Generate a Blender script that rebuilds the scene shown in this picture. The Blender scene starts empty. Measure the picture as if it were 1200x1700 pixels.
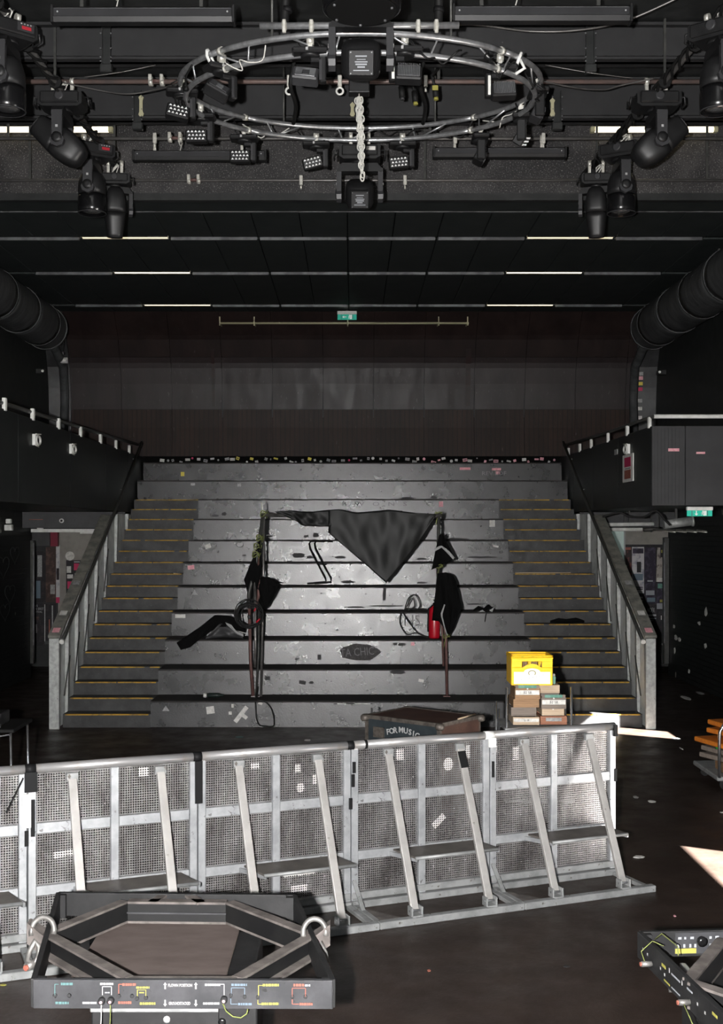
import bpy, math, random
from mathutils import Matrix, Vector
random.seed(7)
R = math.radians
PI = math.pi
scene = bpy.context.scene
COL = scene.collection

# ------------------------------------------------------------------ camera
CAMZ = 2.74          # eye height above the hall floor (photographer stands on the stage)
F = 2000.0           # focal length in pixels of the 1200 x 1700 frame
VX, VY = 585.0, 880.0
cam_d = bpy.data.cameras.new('camera')
cam_d.sensor_fit = 'HORIZONTAL'
cam_d.sensor_width = 36.0
cam_d.lens = 36.0 * F / 1200.0
cam_d.shift_x = (600 - VX) / 1200.0
cam_d.shift_y = (VY - 850) / 1200.0
cam_d.clip_end = 200
cam = bpy.data.objects.new('camera', cam_d)
COL.objects.link(cam)
cam.location = (0, 0, CAMZ)
cam.rotation_euler = (R(90), 0, 0)
scene.camera = cam

# ------------------------------------------------------------------ world, sun, flash, exposure
world = bpy.data.worlds.new('daylight')
scene.world = world
world.use_nodes = True
bg = world.node_tree.nodes['Background']
bg.inputs[0].default_value = (0.55, 0.72, 1.0, 1)
bg.inputs[1].default_value = 1.0
sun_d = bpy.data.lights.new('sun', 'SUN')
sun_d.energy = 380.0
sun_d.color = (1.0, 0.97, 0.92)
sun_d.angle = R(0.55)
sun = bpy.data.objects.new('sun', sun_d)
COL.objects.link(sun)
SUN_DIR = Vector((-0.86, 0.51, -0.70)).normalized()     # enters by the doors of the right-hand wall
sun.rotation_euler = SUN_DIR.to_track_quat('-Z', 'Y').to_euler()
sun.location = (12, 2, 9)
fl_d = bpy.data.lights.new('camera_flash', 'POINT')
fl_d.energy = 7600.0
fl_d.color = (1.0, 0.985, 0.97)
fl_d.shadow_soft_size = 0.05
fl = bpy.data.objects.new('camera_flash', fl_d)
COL.objects.link(fl)
fl.location = (-0.32, -0.25, CAMZ + 0.02)
scene.view_settings.view_transform = 'Standard'
scene.view_settings.look = 'None'
scene.view_settings.gamma = 1.0
scene.view_settings.use_curve_mapping = False
scene.view_settings.exposure = 0.0

# ------------------------------------------------------------------ helpers
def P(x, y, Y):
    """a point of the room at depth Y that is seen at pixel x, y"""
    return Vector(((x - VX) * Y / F, Y, CAMZ - (y - VY) * Y / F))

class MB:
    """collects shapes, builds ONE mesh object"""
    def __init__(s, M=None):
        s.v = []; s.f = []; s.sm = []; s.M = M or Matrix.Identity(4)
    def add(s, vs, fs, smooth=False):
        n = len(s.v)
        s.v += [s.M @ Vector(v) for v in vs]
        s.f += [tuple(i + n for i in f) for f in fs]
        s.sm += [smooth] * len(fs)
        return s
    def box(s, x0, x1, y0, y1, z0, z1):
        vs = [(x0,y0,z0),(x1,y0,z0),(x1,y1,z0),(x0,y1,z0),(x0,y0,z1),(x1,y0,z1),(x1,y1,z1),(x0,y1,z1)]
        return s.add(vs, [(0,3,2,1),(4,5,6,7),(0,1,5,4),(1,2,6,5),(2,3,7,6),(3,0,4,7)])
    def cbox(s, x0, x1, y0, y1, z0, z1, c):
        """box with chamfered edges"""
        vs = []; fs = []
        X = (x0, x1); Yv = (y0, y1); Z = (z0, z1); idx = {}
        sg = (c, -c)
        for i in (0,1):
            for j in (0,1):
                for k in (0,1):
                    for ax in range(3):
                        p = [X[i] + sg[i], Yv[j] + sg[j], Z[k] + sg[k]]
                        p[ax] = (X[i], Yv[j], Z[k])[ax]
                        idx[(i,j,k,ax)] = len(vs); vs.append(tuple(p))
        for ax in range(3):
            o = [a for a in range(3) if a != ax]
            for e in (0,1):
                q = []
                for a, b in ((0,0),(1,0),(1,1),(0,1)):
                    key = [0,0,0]; key[ax] = e; key[o[0]] = a; key[o[1]] = b
                    q.append(idx[tuple(key) + (ax,)])
                if (e == 0) == (ax != 1): q.reverse()
                fs.append(tuple(q))
        for ax in range(3):
            o = [a for a in range(3) if a != ax]
            for a in (0,1):
                for b in (0,1):
                    k0 = [0,0,0]; k1 = [0,0,0]
                    k0[ax] = 0; k1[ax] = 1; k0[o[0]] = k1[o[0]] = a; k0[o[1]] = k1[o[1]] = b
                    fs.append((idx[tuple(k0)+(o[0],)], idx[tuple(k1)+(o[0],)], idx[tuple(k1)+(o[1],)], idx[tuple(k0)+(o[1],)]))
        for i in (0,1):
            for j in (0,1):
                for k in (0,1):
                    fs.append((idx[(i,j,k,0)], idx[(i,j,k,1)], idx[(i,j,k,2)]))
        return s.add(vs, fs)
    def bar(s, p0, p1, w, h, up=(0,0,1)):
        p0 = Vector(p0); p1 = Vector(p1); d = (p1 - p0).normalized(); up = Vector(up)
        if abs(d.dot(up)) > .99: up = Vector((0,1,0))
        u = d.cross(up).normalized() * (w / 2); n = u.cross(d).normalized() * (h / 2)
        vs = [p0-u-n, p0+u-n, p0+u+n, p0-u+n, p1-u-n, p1+u-n, p1+u+n, p1-u+n]
        return s.add(vs, [(0,1,2,3),(7,6,5,4),(4,5,1,0),(5,6,2,1),(6,7,3,2),(7,4,0,3)])
    def tube(s, pts, r, n=8, closed=False, caps=True, radii=None):
        pts = [Vector(p) for p in pts]; m = len(pts); vs = []; fs = []
        prev = None
        for i, p in enumerate(pts):
            a = pts[(i - 1) % m] if (closed or i > 0) else p
            b = pts[(i + 1) % m] if (closed or i < m - 1) else p
            d = (b - a)
            d = d.normalized() if d.length > 1e-9 else Vector((0,0,1))
            if prev is None:
                t = Vector((0,0,1)) if abs(d.z) < .9 else Vector((1,0,0))
                u = d.cross(t).normalized()
            else:
                u = prev - d * prev.dot(d)
                u = u.normalized() if u.length > 1e-6 else d.orthogonal().normalized()
            prev = u; w = d.cross(u)
            rr = radii[i] if radii else r
            for k in range(n):
                an = 2 * PI * k / n
                vs.append(p + (u * math.cos(an) + w * math.sin(an)) * rr)
        for i in range(m if closed else m - 1):
            j = (i + 1) % m
            for k in range(n):
                q = (k + 1) % n
                fs.append((i*n+k, i*n+q, j*n+q, j*n+k))
        s.add(vs, fs, True)
        if caps and not closed:
            b0 = len(s.v) - len(vs)
            s.f.append(tuple(b0 + k for k in reversed(range(n)))); s.sm.append(False)
            s.f.append(tuple(b0 + (m-1)*n + k for k in range(n))); s.sm.append(False)
        return s
    def lathe(s, prof, n=16, sq=0.0, smooth=True):
        """profile [(radius, z)] about local Z; sq > 0 squares the section"""
        vs = []; fs = []
        for r, z in prof:
            for k in range(n):
                a = 2 * PI * (k + .5) / n; c, d = math.cos(a), math.sin(a)
                q = 1.0
                if sq > 0:
                    e = 2 + sq * 6
                    q = 1.0 / ((abs(c)**e + abs(d)**e) ** (1 / e))
                vs.append((c * r * q, d * r * q, z))
        for i in range(len(prof) - 1):
            for k in range(n):
                j = (k + 1) % n
                fs.append((i*n+k, i*n+j, (i+1)*n+j, (i+1)*n+k))
        s.add(vs, fs, smooth)
        b0 = len(s.v) - len(vs)
        s.f.append(tuple(b0 + k for k in reversed(range(n)))); s.sm.append(False)
        s.f.append(tuple(b0 + (len(prof)-1)*n + k for k in range(n))); s.sm.append(False)
        return s
    def prism(s, poly, d, smooth=False):
        """polygon given as 3D points, extruded by vector d"""
        n = len(poly); d = Vector(d)
        vs = [Vector(p) for p in poly] + [Vector(p) + d for p in poly]
        fs = [tuple(reversed(range(n))), tuple(range(n, 2*n))]
        fs += [(i, (i+1) % n, n + (i+1) % n, n + i) for i in range(n)]
        return s.add(vs, fs, smooth)
    def build(s, name, mat, parent=None, world=False, bevel=0):
        me = bpy.data.meshes.new(name)
        off = Vector((0,0,0)); q = parent
        while world and q is not None:
            off = off + Vector(q.matrix_basis.translation); q = q.parent
        me.from_pydata([v - off for v in s.v], [], s.f)
        me.polygons.foreach_set('use_smooth', s.sm)
        me.materials.append(M[mat] if isinstance(mat, str) else mat)
        me.validate(); me.update()
        return link(name, me, parent, bevel)

def link(name, me, parent=None, bevel=0):
    o = bpy.data.objects.new(name, me)
    COL.objects.link(o)
    if parent is not None: o.parent = parent
    if bevel:
        b = o.modifiers.new('bevel', 'BEVEL'); b.width = bevel; b.segments = 2; b.limit_method = 'ANGLE'
    return o
def recalc(o):
    import bmesh
    bm = bmesh.new(); bm.from_mesh(o.data); bmesh.ops.recalc_face_normals(bm, faces=bm.faces); bm.to_mesh(o.data); bm.free()
    return o
def tag(o, label=None, cat=None, group=None, kind=None):
    if label: o['label'] = label
    if cat: o['category'] = cat
    if group: o['group'] = group
    if kind: o['kind'] = kind
    return o
def thing(name, label, cat, loc=(0,0,0), rz=0, group=None):
    o = bpy.data.objects.new(name, None)
    COL.objects.link(o)
    o.empty_display_size = .1
    o.location = loc; o.rotation_euler = (0, 0, rz)
    return tag(o, label, cat, group)
def struct(name, label=None):
    o = bpy.data.objects.new(name, None); COL.objects.link(o); o.empty_display_size = .1
    o['kind'] = 'structure'
    if label: o['label'] = label
    return o
def copy_tree(o, parent=None):
    c = o.copy(); COL.objects.link(c)
    if parent is not None: c.parent = parent
    for ch in list(o.children): copy_tree(ch, c)
    return c
def inst(src, parent, loc, rot=None, scale=None):
    c = src.copy(); COL.objects.link(c); c.parent = parent; c.location = loc
    if rot is not None: c.rotation_euler = rot
    if scale is not None: c.scale = scale
    return c
_txt = {}
def text(s, size, origin, right, up, mat, parent=None, name='lettering', align='CENTER', depth=.0008, world=False, width=None, bold=0.0):
    """flat lettering as real geometry: origin, reading direction, up direction"""
    cu = bpy.data.curves.new('t', 'FONT'); cu.body = s; cu.size = size; cu.align_x = align; cu.align_y = 'CENTER'
    cu.extrude = depth; cu.resolution_u = 2; cu.offset = bold
    ob = bpy.data.objects.new('t', cu); COL.objects.link(ob)
    dg = bpy.context.evaluated_depsgraph_get()
    me = bpy.data.meshes.new_from_object(ob.evaluated_get(dg))
    bpy.data.objects.remove(ob); bpy.data.curves.remove(cu)
    me.materials.clear(); me.materials.append(M[mat])
    r = Vector(right).normalized(); u = Vector(up).normalized(); n = r.cross(u)
    sx = 1.0
    if width and len(me.vertices):
        xs = [v.co.x for v in me.vertices]; sx = width / max(1e-6, max(xs) - min(xs))
    o = Vector(origin)
    if world and parent is not None: o = o - Vector(parent.matrix_basis.translation)
    for v in me.vertices:
        c = v.co; v.co = o + r * (c.x * sx) + u * c.y + n * c.z
    return link(name, me, parent)

# ------------------------------------------------------------------ procedural materials
M = {}
def mk(name, col, rough=.6, metal=0.0, col2=None, scale=6.0, detail=6.0, lo=.4, hi=.65, bump=0.0, bscale=40.0,
       rough2=None, rscale=8.0, spec=.3, emit=None, estr=0.0, speck=None, sscale=60.0, sthr=.68, stretch=None, coat=0.0, sheen=0.0):
    m = bpy.data.materials.new(name); m.use_nodes = True
    nt = m.node_tree; N = nt.nodes; L = nt.links
    b = N['Principled BSDF']
    b.inputs['Roughness'].default_value = rough
    b.inputs['Metallic'].default_value = metal
    b.inputs['Specular IOR Level'].default_value = spec
    b.inputs['Coat Weight'].default_value = coat
    b.inputs['Coat Roughness'].default_value = .25
    b.inputs['Base Color'].default_value = (*col, 1)
    tc = N.new('ShaderNodeTexCoord'); src = tc.outputs['Object']
    if stretch:
        mp = N.new('ShaderNodeMapping'); mp.inputs['Scale'].default_value = stretch
        L.new(src, mp.inputs['Vector']); src = mp.outputs['Vector']
    cur = None
    def noise(sc, det=detail):
        n = N.new('ShaderNodeTexNoise'); n.inputs['Scale'].default_value = sc; n.inputs['Detail'].default_value = det
        n.inputs['Roughness'].default_value = .6
        L.new(src, n.inputs['Vector']); return n
    if col2:
        n = noise(scale)
        rp = N.new('ShaderNodeValToRGB'); rp.color_ramp.elements[0].position = lo; rp.color_ramp.elements[1].position = hi
        rp.color_ramp.elements[0].color = (*col, 1); rp.color_ramp.elements[1].color = (*col2, 1)
        L.new(n.outputs['Fac'], rp.inputs['Fac']); cur = rp.outputs['Color']
    if speck:
        n = noise(sscale, 3.0)
        rp = N.new('ShaderNodeValToRGB'); rp.color_ramp.elements[0].position = sthr; rp.color_ramp.elements[1].position = sthr + .05
        L.new(n.outputs['Fac'], rp.inputs['Fac'])
        mx = N.new('ShaderNodeMix'); mx.data_type = 'RGBA'
        L.new(rp.outputs['Color'], mx.inputs['Factor'])
        if cur: L.new(cur, mx.inputs[6])
        else: mx.inputs[6].default_value = (*col, 1)
        mx.inputs[7].default_value = (*speck, 1)
        cur = mx.outputs[2]
    if cur: L.new(cur, b.inputs['Base Color'])
    if rough2 is not None:
        n = noise(rscale)
        mr = N.new('ShaderNodeMapRange'); mr.inputs['From Min'].default_value = .35; mr.inputs['From Max'].default_value = .65
        mr.inputs['To Min'].default_value = rough; mr.inputs['To Max'].default_value = rough2
        L.new(n.outputs['Fac'], mr.inputs['Value']); L.new(mr.outputs['Result'], b.inputs['Roughness'])
    if bump:
        n = noise(bscale, 2.0)
        bp = N.new('ShaderNodeBump'); bp.inputs['Strength'].default_value = bump; bp.inputs['Distance'].default_value = .01
        L.new(n.outputs['Fac'], bp.inputs['Height']); L.new(bp.outputs['Normal'], b.inputs['Normal'])
    if emit:
        b.inputs['Emission Color'].default_value = (*emit, 1); b.inputs['Emission Strength'].default_value = estr
    M[name] = m
    return m

mk('floor', (.0200,.0132,.0104), .36, col2=(.030,.0205,.0165), scale=2.5, bump=.15, bscale=30, rough2=.55, rscale=3, spec=.22, speck=(.045,.04,.035), sscale=22, sthr=.70)
mk('black_wall', (.016,.018,.018), .55, col2=(.024,.026,.026), scale=4, bump=.15, bscale=18, speck=(.16,.16,.15), sscale=9, sthr=.80)
mk('black_paint', (.018,.019,.019), .42, col2=(.028,.029,.029), scale=5, bump=.1, bscale=30, speck=(.12,.12,.11), sscale=16, sthr=.80)
mk('beam_paint', (.020,.020,.021), .55, col2=(.027,.027,.028), scale=3, bump=.1, bscale=20, spec=.3, speck=(.11,.11,.11), sscale=14, sthr=.74)
mk('bulkhead', (.016,.015,.0155), .55, col2=(.048,.045,.045), scale=2.2, lo=.42, hi=.72, bump=.4, bscale=45, spec=.35, speck=(.16,.155,.15), sscale=60, sthr=.585)
mk('ceiling_tile', (.020,.0245,.0245), .6, col2=(.027,.032,.032), scale=3, bump=.1, bscale=25)
mk('dark_void', (.008,.008,.008), .9)
mk('back_panel', (.0125,.0075,.0072), .48, col2=(.020,.0120,.0108), scale=2.2, bump=.3, bscale=10, rough2=.6, spec=.22, speck=(.05,.042,.044), sscale=26, sthr=.70, stretch=(1,1,.35))
mk('back_sheen', (.0135,.0088,.0092), .42, col2=(.021,.0138,.0140), scale=2.6, bump=.22, bscale=7, rough2=.54, rscale=5, spec=.34, speck=(.05,.040,.042), sscale=26, sthr=.66, stretch=(1,1,.3))
mk('back_plank', (.016,.0085,.0068), .52, col2=(.026,.0130,.0092), scale=3, bump=.3, bscale=14, spec=.2, speck=(.06,.048,.044), sscale=24, sthr=.70, stretch=(1,1,.25))
mk('riser', (.013,.0135,.0145), .255, col2=(.025,.025,.027), scale=4.0, lo=.30, hi=.72, bump=.16, bscale=55, rough2=.325, rscale=4, spec=.62, speck=(.008,.008,.009), sscale=70, sthr=.66)
mk('tread', (.012,.011,.011), .7, col2=(.022,.019,.018), scale=3)
mk('step', (.014,.014,.0148), .44, col2=(.033,.033,.034), scale=5, lo=.38, hi=.66, bump=.2, bscale=34, spec=.4, rough2=.6, speck=(.060,.060,.062), sscale=34, sthr=.665)
mk('yellow_paint', (.36,.21,.02), .6, col2=(.16,.10,.02), scale=9, lo=.45, hi=.6)
mk('galvanised', (.40,.41,.40), .45, .3, col2=(.26,.27,.26), scale=14, bump=.06, bscale=30, speck=(.12,.12,.11), sscale=30, sthr=.68)
mk('galv_panel', (.72,.745,.73), .6, 0, col2=(.54,.565,.55), scale=6, bump=.05, bscale=20, speck=(.28,.28,.28), sscale=26, sthr=.68)
mk('rail_cap', (.24,.235,.205), .5, .1, col2=(.12,.12,.11), scale=7, bump=.08, bscale=20)
mk('dark_rail', (.045,.046,.044), .4, .3, col2=(.07,.07,.065), scale=9)
mk('aluminium', (.46,.47,.485), .42, .6, col2=(.34,.35,.365), scale=10, bump=.06, bscale=35, speck=(.20,.20,.20), sscale=24, sthr=.66)
mk('dull_aluminium', (.30,.305,.305), .5, .4, col2=(.20,.205,.205), scale=8, bump=.08, bscale=30, speck=(.11,.10,.09), sscale=24, sthr=.64)
mk('strut_aluminium', (.33,.318,.305), .5, .3, col2=(.26,.25,.24), scale=6, bump=.05, bscale=30, speck=(.17,.16,.15), sscale=18, sthr=.66)
mk('rail_worn', (.55,.54,.54), .3, .7, col2=(.45,.36,.28), scale=4, lo=.5, hi=.75)
mk('truss_metal', (.62,.63,.64), .33, .8, col2=(.42,.42,.43), scale=14, bump=.08, bscale=40)
mk('pipe_metal', (.16,.155,.15), .4, .6, col2=(.11,.105,.10), scale=5)
mk('pipe_brown', (.17,.115,.10), .42, .4, col2=(.11,.09,.085), scale=2.5, lo=.4, hi=.6)
mk('clamp_metal', (.66,.65,.60), .4, .5, col2=(.5,.48,.42), scale=30)
mk('black_plastic', (.0095,.0095,.010), .45, col2=(.014,.014,.0145), scale=8, bump=.03, bscale=60, spec=.35)
mk('black_gloss', (.006,.006,.0065), .22, spec=.5)
mk('grey_plastic', (.030,.030,.032), .42, col2=(.038,.038,.040), scale=8)
mk('rubber', (.007,.007,.007), .6, spec=.2)
mk('cable', (.008,.008,.008), .55, spec=.25)
mk('white_cable', (.55,.54,.50), .5)
mk('white_tape', (.72,.72,.70), .6, col2=(.6,.6,.57), scale=20)
mk('black_tape', (.007,.007,.0075), .6, spec=.15)
mk('white_paint', (.70,.70,.67), .55, col2=(.55,.55,.52), scale=8)
mk('led_white', (.80,.80,.80), .3)
mk('red_display', (.30,.02,.03), .3, emit=(.8,.05,.06), estr=.10)
mk('print_white', (.34,.34,.34), .6)
mk('print_grey', (.26,.27,.29), .6)
mk('print_teal', (.075,.15,.15), .6)
mk('print_red', (.26,.085,.06), .6)
mk('print_yellow', (.27,.25,.055), .6)
mk('print_blue', (.11,.15,.19), .6)
mk('pink_paper', (.62,.25,.30), .6, col2=(.7,.4,.42), scale=30)
mk('magenta_paper', (.45,.03,.10), .6)
mk('paper', (.62,.61,.58), .7, col2=(.42,.41,.39), scale=25)
mk('grey_paper', (.22,.22,.22), .7, col2=(.35,.35,.34), scale=30)
mk('yellow_paper', (.60,.50,.08), .6)
mk('sign_green', (.03,.50,.36), .5, emit=(.02,.55,.38), estr=.12)
mk('sign_white', (.80,.82,.80), .5, emit=(.9,1,.95), estr=.10)
mk('tube_light', (.9,.85,.7), .5, emit=(1.0,.86,.58), estr=3.0)
mk('tube_warm', (.9,.8,.6), .5, emit=(1.0,.80,.50), estr=1.5)
mk('slot_metal', (.17,.175,.18), .45, .4, col2=(.09,.09,.095), scale=5, lo=.42, hi=.6)
mk('duct', (.036,.038,.039), .52, col2=(.075,.077,.079), scale=3, bump=.35, bscale=8, speck=(.16,.16,.16), sscale=18, sthr=.70, stretch=(1,3,1))
mk('tarp', (.0060,.0065,.0061), .52, bump=.10, bscale=16, spec=.28)
mk('drape', (.0028,.0028,.0029), .9, spec=.1)
mk('grey_trim', (.30,.30,.30), .7)
mk('neon_cord', (.15,.17,.05), .7)
mk('pole_rust', (.15,.075,.068), .5, .2, col2=(.09,.055,.05), scale=9)
mk('pole_steel', (.20,.19,.185), .38, .6, col2=(.10,.095,.09), scale=8)
mk('red_enamel', (.42,.006,.018), .28, spec=.6)
mk('case_blue', (.020,.026,.030), .5, col2=(.030,.037,.041), scale=6, bump=.1, bscale=30)
mk('case_brown', (.050,.026,.020), .55, col2=(.075,.040,.030), scale=5, bump=.1, bscale=20)
mk('case_trim', (.13,.115,.10), .5, .4, col2=(.06,.05,.045), scale=18)
mk('crate_yellow', (.86,.50,.015), .4, col2=(.92,.56,.02), scale=10)
mk('crate_label', (.85,.83,.78), .5)
mk('wood_pale', (.46,.36,.26), .65, col2=(.34,.25,.17), scale=5, stretch=(.6,6,12), bump=.1, bscale=12)
mk('wood_brown', (.28,.165,.085), .65, col2=(.17,.10,.055), scale=5, stretch=(.6,6,12), bump=.1, bscale=12)
mk('wood_grey', (.19,.155,.13), .7, col2=(.12,.10,.085), scale=5, stretch=(.6,6,12), bump=.1, bscale=12)
mk('wood_red', (.30,.13,.075), .65, col2=(.20,.085,.05), scale=5, stretch=(.6,6,12), bump=.1, bscale=12)
mk('insert_green', (.07,.20,.15), .5, col2=(.16,.28,.24), scale=14)
mk('orange_board', (.55,.17,.02), .45, col2=(.42,.12,.02), scale=4, stretch=(.5,6,6))
mk('green_plastic', (.02,.28,.03), .3)
mk('chrome', (.72,.72,.74), .18, .95)
mk('frame_black', (.010,.010,.0105), .55, col2=(.017,.017,.0175), scale=9, bump=.08, bscale=30, spec=.3, speck=(.06,.057,.055), sscale=20, sthr=.78)
mk('frame_web', (.0045,.0045,.005), .6, col2=(.008,.008,.008), scale=7, spec=.3)
mk('frame_edge', (.125,.110,.103), .6, col2=(.070,.062,.058), scale=9, lo=.42, hi=.6, bump=.08, bscale=30, spec=.2)
mk('frame_plate', (.026,.0265,.029), .6, col2=(.046,.046,.050), scale=6, bump=.05, bscale=20, spec=.3, speck=(.014,.014,.014), sscale=16, sthr=.66)
mk('board_brown', (.105,.083,.076), .75, col2=(.078,.061,.056), scale=3.5, bump=.08, bscale=20, spec=.2, stretch=(1,2.5,1))
mk('shackle', (.20,.195,.185), .45, .5, col2=(.12,.115,.11), scale=20)
mk('plaster', (.26,.245,.225), .8, col2=(.19,.18,.165), scale=3, bump=.15, bscale=20)
mk('pane_pale', (.42,.50,.47), .5, emit=(.55,.75,.68), estr=.10)  # faint emission added so the door leaf looks lit
mk('header_grey', (.045,.045,.046), .55, col2=(.06,.06,.062), scale=4)
mk('poster_dark', (.012,.011,.013), .5, col2=(.030,.022,.026), scale=7, lo=.5, hi=.62)
mk('poster_violet', (.018,.014,.028), .5, col2=(.055,.045,.075), scale=9, lo=.5, hi=.62)
mk('poster_red', (.020,.012,.012), .5, col2=(.14,.035,.025), scale=7, lo=.52, hi=.62)
mk('poster_brown', (.040,.022,.018), .5, col2=(.09,.05,.04), scale=6, lo=.48, hi=.6)
mk('poster_white', (.46,.45,.46), .5, col2=(.22,.22,.27), scale=6, lo=.5, hi=.6)
mk('poster_cream', (.34,.31,.28), .5, col2=(.10,.08,.08), scale=7, lo=.5, hi=.6)
mk('maroon', (.16,.012,.030), .55)
mk('pilaster', (.050,.050,.052), .30, col2=(.020,.020,.021), scale=2.5, lo=.35, hi=.6, bump=.2, bscale=12)
mk('balcony_black', (.010,.012,.012), .5, col2=(.015,.017,.017), scale=3, speck=(.10,.10,.10), sscale=10, sthr=.82)
mk('balcony_grey', (.026,.026,.0275), .5, col2=(.034,.034,.036), scale=3, bump=.06, bscale=25, spec=.35, speck=(.2,.2,.2), sscale=12, sthr=.79)
mk('chalk', (.17,.165,.17), .9)
mk('chalk_dark', (.045,.043,.044), .8, col2=(.075,.07,.07), scale=30)
mk('gum', (.020,.020,.021), .6)
mk('yellow_cream', (.36,.34,.22), .5)

# black-painted brickwork of the passages (courses too fine to pick apart)
def brick_mat(name, col, colm, bump):
    m = mk(name, col, .5)
    nt = m.node_tree; N = nt.nodes; L = nt.links; b = N['Principled BSDF']
    tc = N.new('ShaderNodeTexCoord'); mp = N.new('ShaderNodeMapping'); mp.inputs['Rotation'].default_value = (0, R(90), R(90))
    mp2 = N.new('ShaderNodeSeparateXYZ'); cb = N.new('ShaderNodeCombineXYZ')
    L.new(tc.outputs['Object'], mp2.inputs[0]); L.new(mp2.outputs[1], cb.inputs[0]); L.new(mp2.outputs[2], cb.inputs[1])
    br = N.new('ShaderNodeTexBrick'); br.inputs['Scale'].default_value = 1.0
    br.inputs['Brick Width'].default_value = .26; br.inputs['Row Height'].default_value = .085; br.inputs['Mortar Size'].default_value = .008
    br.inputs['Color1'].default_value = (*col, 1); br.inputs['Color2'].default_value = tuple(c * 1.25 for c in col) + (1,)
    br.inputs['Mortar'].default_value = (*colm, 1)
    L.new(cb.outputs[0], br.inputs['Vector'])
    nz = N.new('ShaderNodeTexNoise'); nz.inputs['Scale'].default_value = 3.2; nz.inputs['Detail'].default_value = 8
    L.new(tc.outputs['Object'], nz.inputs['Vector'])
    rp = N.new('ShaderNodeValToRGB'); rp.color_ramp.elements[0].position = .72; rp.color_ramp.elements[1].position = .75
    L.new(nz.outputs['Fac'], rp.inputs['Fac'])
    mx = N.new('ShaderNodeMix'); mx.data_type = 'RGBA'; L.new(rp.outputs['Color'], mx.inputs['Factor'])
    L.new(br.outputs['Color'], mx.inputs[6]); mx.inputs[7].default_value = (.30, .28, .26, 1)
    L.new(mx.outputs[2], b.inputs['Base Color'])
    bp = N.new('ShaderNodeBump'); bp.inputs['Strength'].default_value = bump; bp.inputs['Distance'].default_value = .01; bp.invert = True
    L.new(br.outputs['Fac'], bp.inputs['Height']); L.new(bp.outputs['Normal'], b.inputs['Normal'])
brick_mat('black_brick', (.013,.014,.014), (.007,.007,.007), .6)

# perforated sheet: round holes 16 mm apart, open right through
def perforated():
    m = mk('perforated', (.24,.235,.232), .42, .5, col2=(.085,.08,.079), scale=3.2, lo=.36, hi=.64, speck=(.42,.42,.42), sscale=16, sthr=.66, stretch=(1.8,1,.6))
    nt = m.node_tree; N = nt.nodes; L = nt.links; b = N['Principled BSDF']; out = N['Material Output']
    tc = N.new('ShaderNodeTexCoord'); sp = N.new('ShaderNodeSeparateXYZ'); L.new(tc.outputs['Object'], sp.inputs[0])
    sq = []
    for ax in (0, 2):
        a = N.new('ShaderNodeMath'); a.operation = 'MULTIPLY'; a.inputs[1].default_value = 1 / .0165; L.new(sp.outputs[ax], a.inputs[0])
        fr = N.new('ShaderNodeMath'); fr.operation = 'FRACT'; L.new(a.outputs[0], fr.inputs[0])
        sb = N.new('ShaderNodeMath'); sb.operation = 'SUBTRACT'; sb.inputs[1].default_value = .5; L.new(fr.outputs[0], sb.inputs[0])
        p = N.new('ShaderNodeMath'); p.operation = 'MULTIPLY'; L.new(sb.outputs[0], p.inputs[0]); L.new(sb.outputs[0], p.inputs[1])
        sq.append(p)
    ad = N.new('ShaderNodeMath'); L.new(sq[0].outputs[0], ad.inputs[0]); L.new(sq[1].outputs[0], ad.inputs[1])
    lt = N.new('ShaderNodeMath'); lt.operation = 'LESS_THAN'; lt.inputs[1].default_value = .092; L.new(ad.outputs[0], lt.inputs[0])
    tr = N.new('ShaderNodeBsdfTransparent'); mx = N.new('ShaderNodeMixShader')
    L.new(lt.outputs[0], mx.inputs[0]); L.new(b.outputs[0], mx.inputs[1]); L.new(tr.outputs[0], mx.inputs[2])
    L.new(mx.outputs[0], out.inputs['Surface'])
perforated()
# ================================================================== THE SETTING
WX = 6.0             # side walls
H9 = 7.95            # high ceiling over the dance floor
ZC = 6.94            # low tiled ceiling over the tiers
TH, TT, D0 = 0.3668, 0.644, 16.72      # tier rise, tier going, first riser
YB = 23.9            # back wall

tag(MB().box(-9.6, 9.6, -3.2, 26, -.12, 0).build('floor', 'floor'), 'dark brown scuffed hall floor', kind='structure')

# side walls
w = struct('wall_left', 'black side wall under and above the left balcony')
MB().box(-6.2, -6.0, -3.2, 22.5, 0, 3.2).build('brickwork', 'black_brick', w)
MB().box(-6.2, -6.0, -3.2, 24.3, 3.2, 8.05).build('upper_wall', 'black_wall', w)
MB().box(-9.6, -6.2, 22.3, 22.5, 0, 3.2).box(-9.6, -9.4, 22.5, 24.4, 0, 3.2).box(-9.6, -6.0, 22.3, 24.4, 3.2, 3.35).build('passage_wall', 'black_wall', w)
w = struct('wall_right', 'black side wall with peeling brickwork and openings to daylight')
b = MB()
D1 = (7.0, 8.60, 2.73); W2 = (14.63, 15.37, 1.38, 2.52)
b.box(6.0, 6.2, -3.2, D1[0], 0, 3.2).box(6.0, 6.2, D1[0], D1[1], D1[2], 3.2).box(6.0, 6.2, D1[1], W2[0], 0, 3.2)
b.box(6.0, 6.2, W2[0], W2[1], 0, W2[2]).box(6.0, 6.2, W2[0], W2[1], W2[3], 3.2).box(6.0, 6.2, W2[1], 22.9, 0, 3.2)
b.build('brickwork', 'black_brick', w)
MB().box(6.0, 6.2, -3.2, 24.3, 3.2, 8.05).build('upper_wall', 'black_wall', w)
MB().box(6.2, 9.6, 22.7, 22.9, 0, 3.2).box(9.4, 9.6, 22.9, 24.4, 0, 3.2).box(6.0, 9.6, 22.7, 24.4, 3.2, 3.35).build('passage_wall', 'black_wall', w)
tag(MB().box(-6.2, 6.2, -3.2, -3.0, 0, 8.05).build('wall_stage', 'black_wall'), 'black wall behind the stage', kind='structure')
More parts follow.
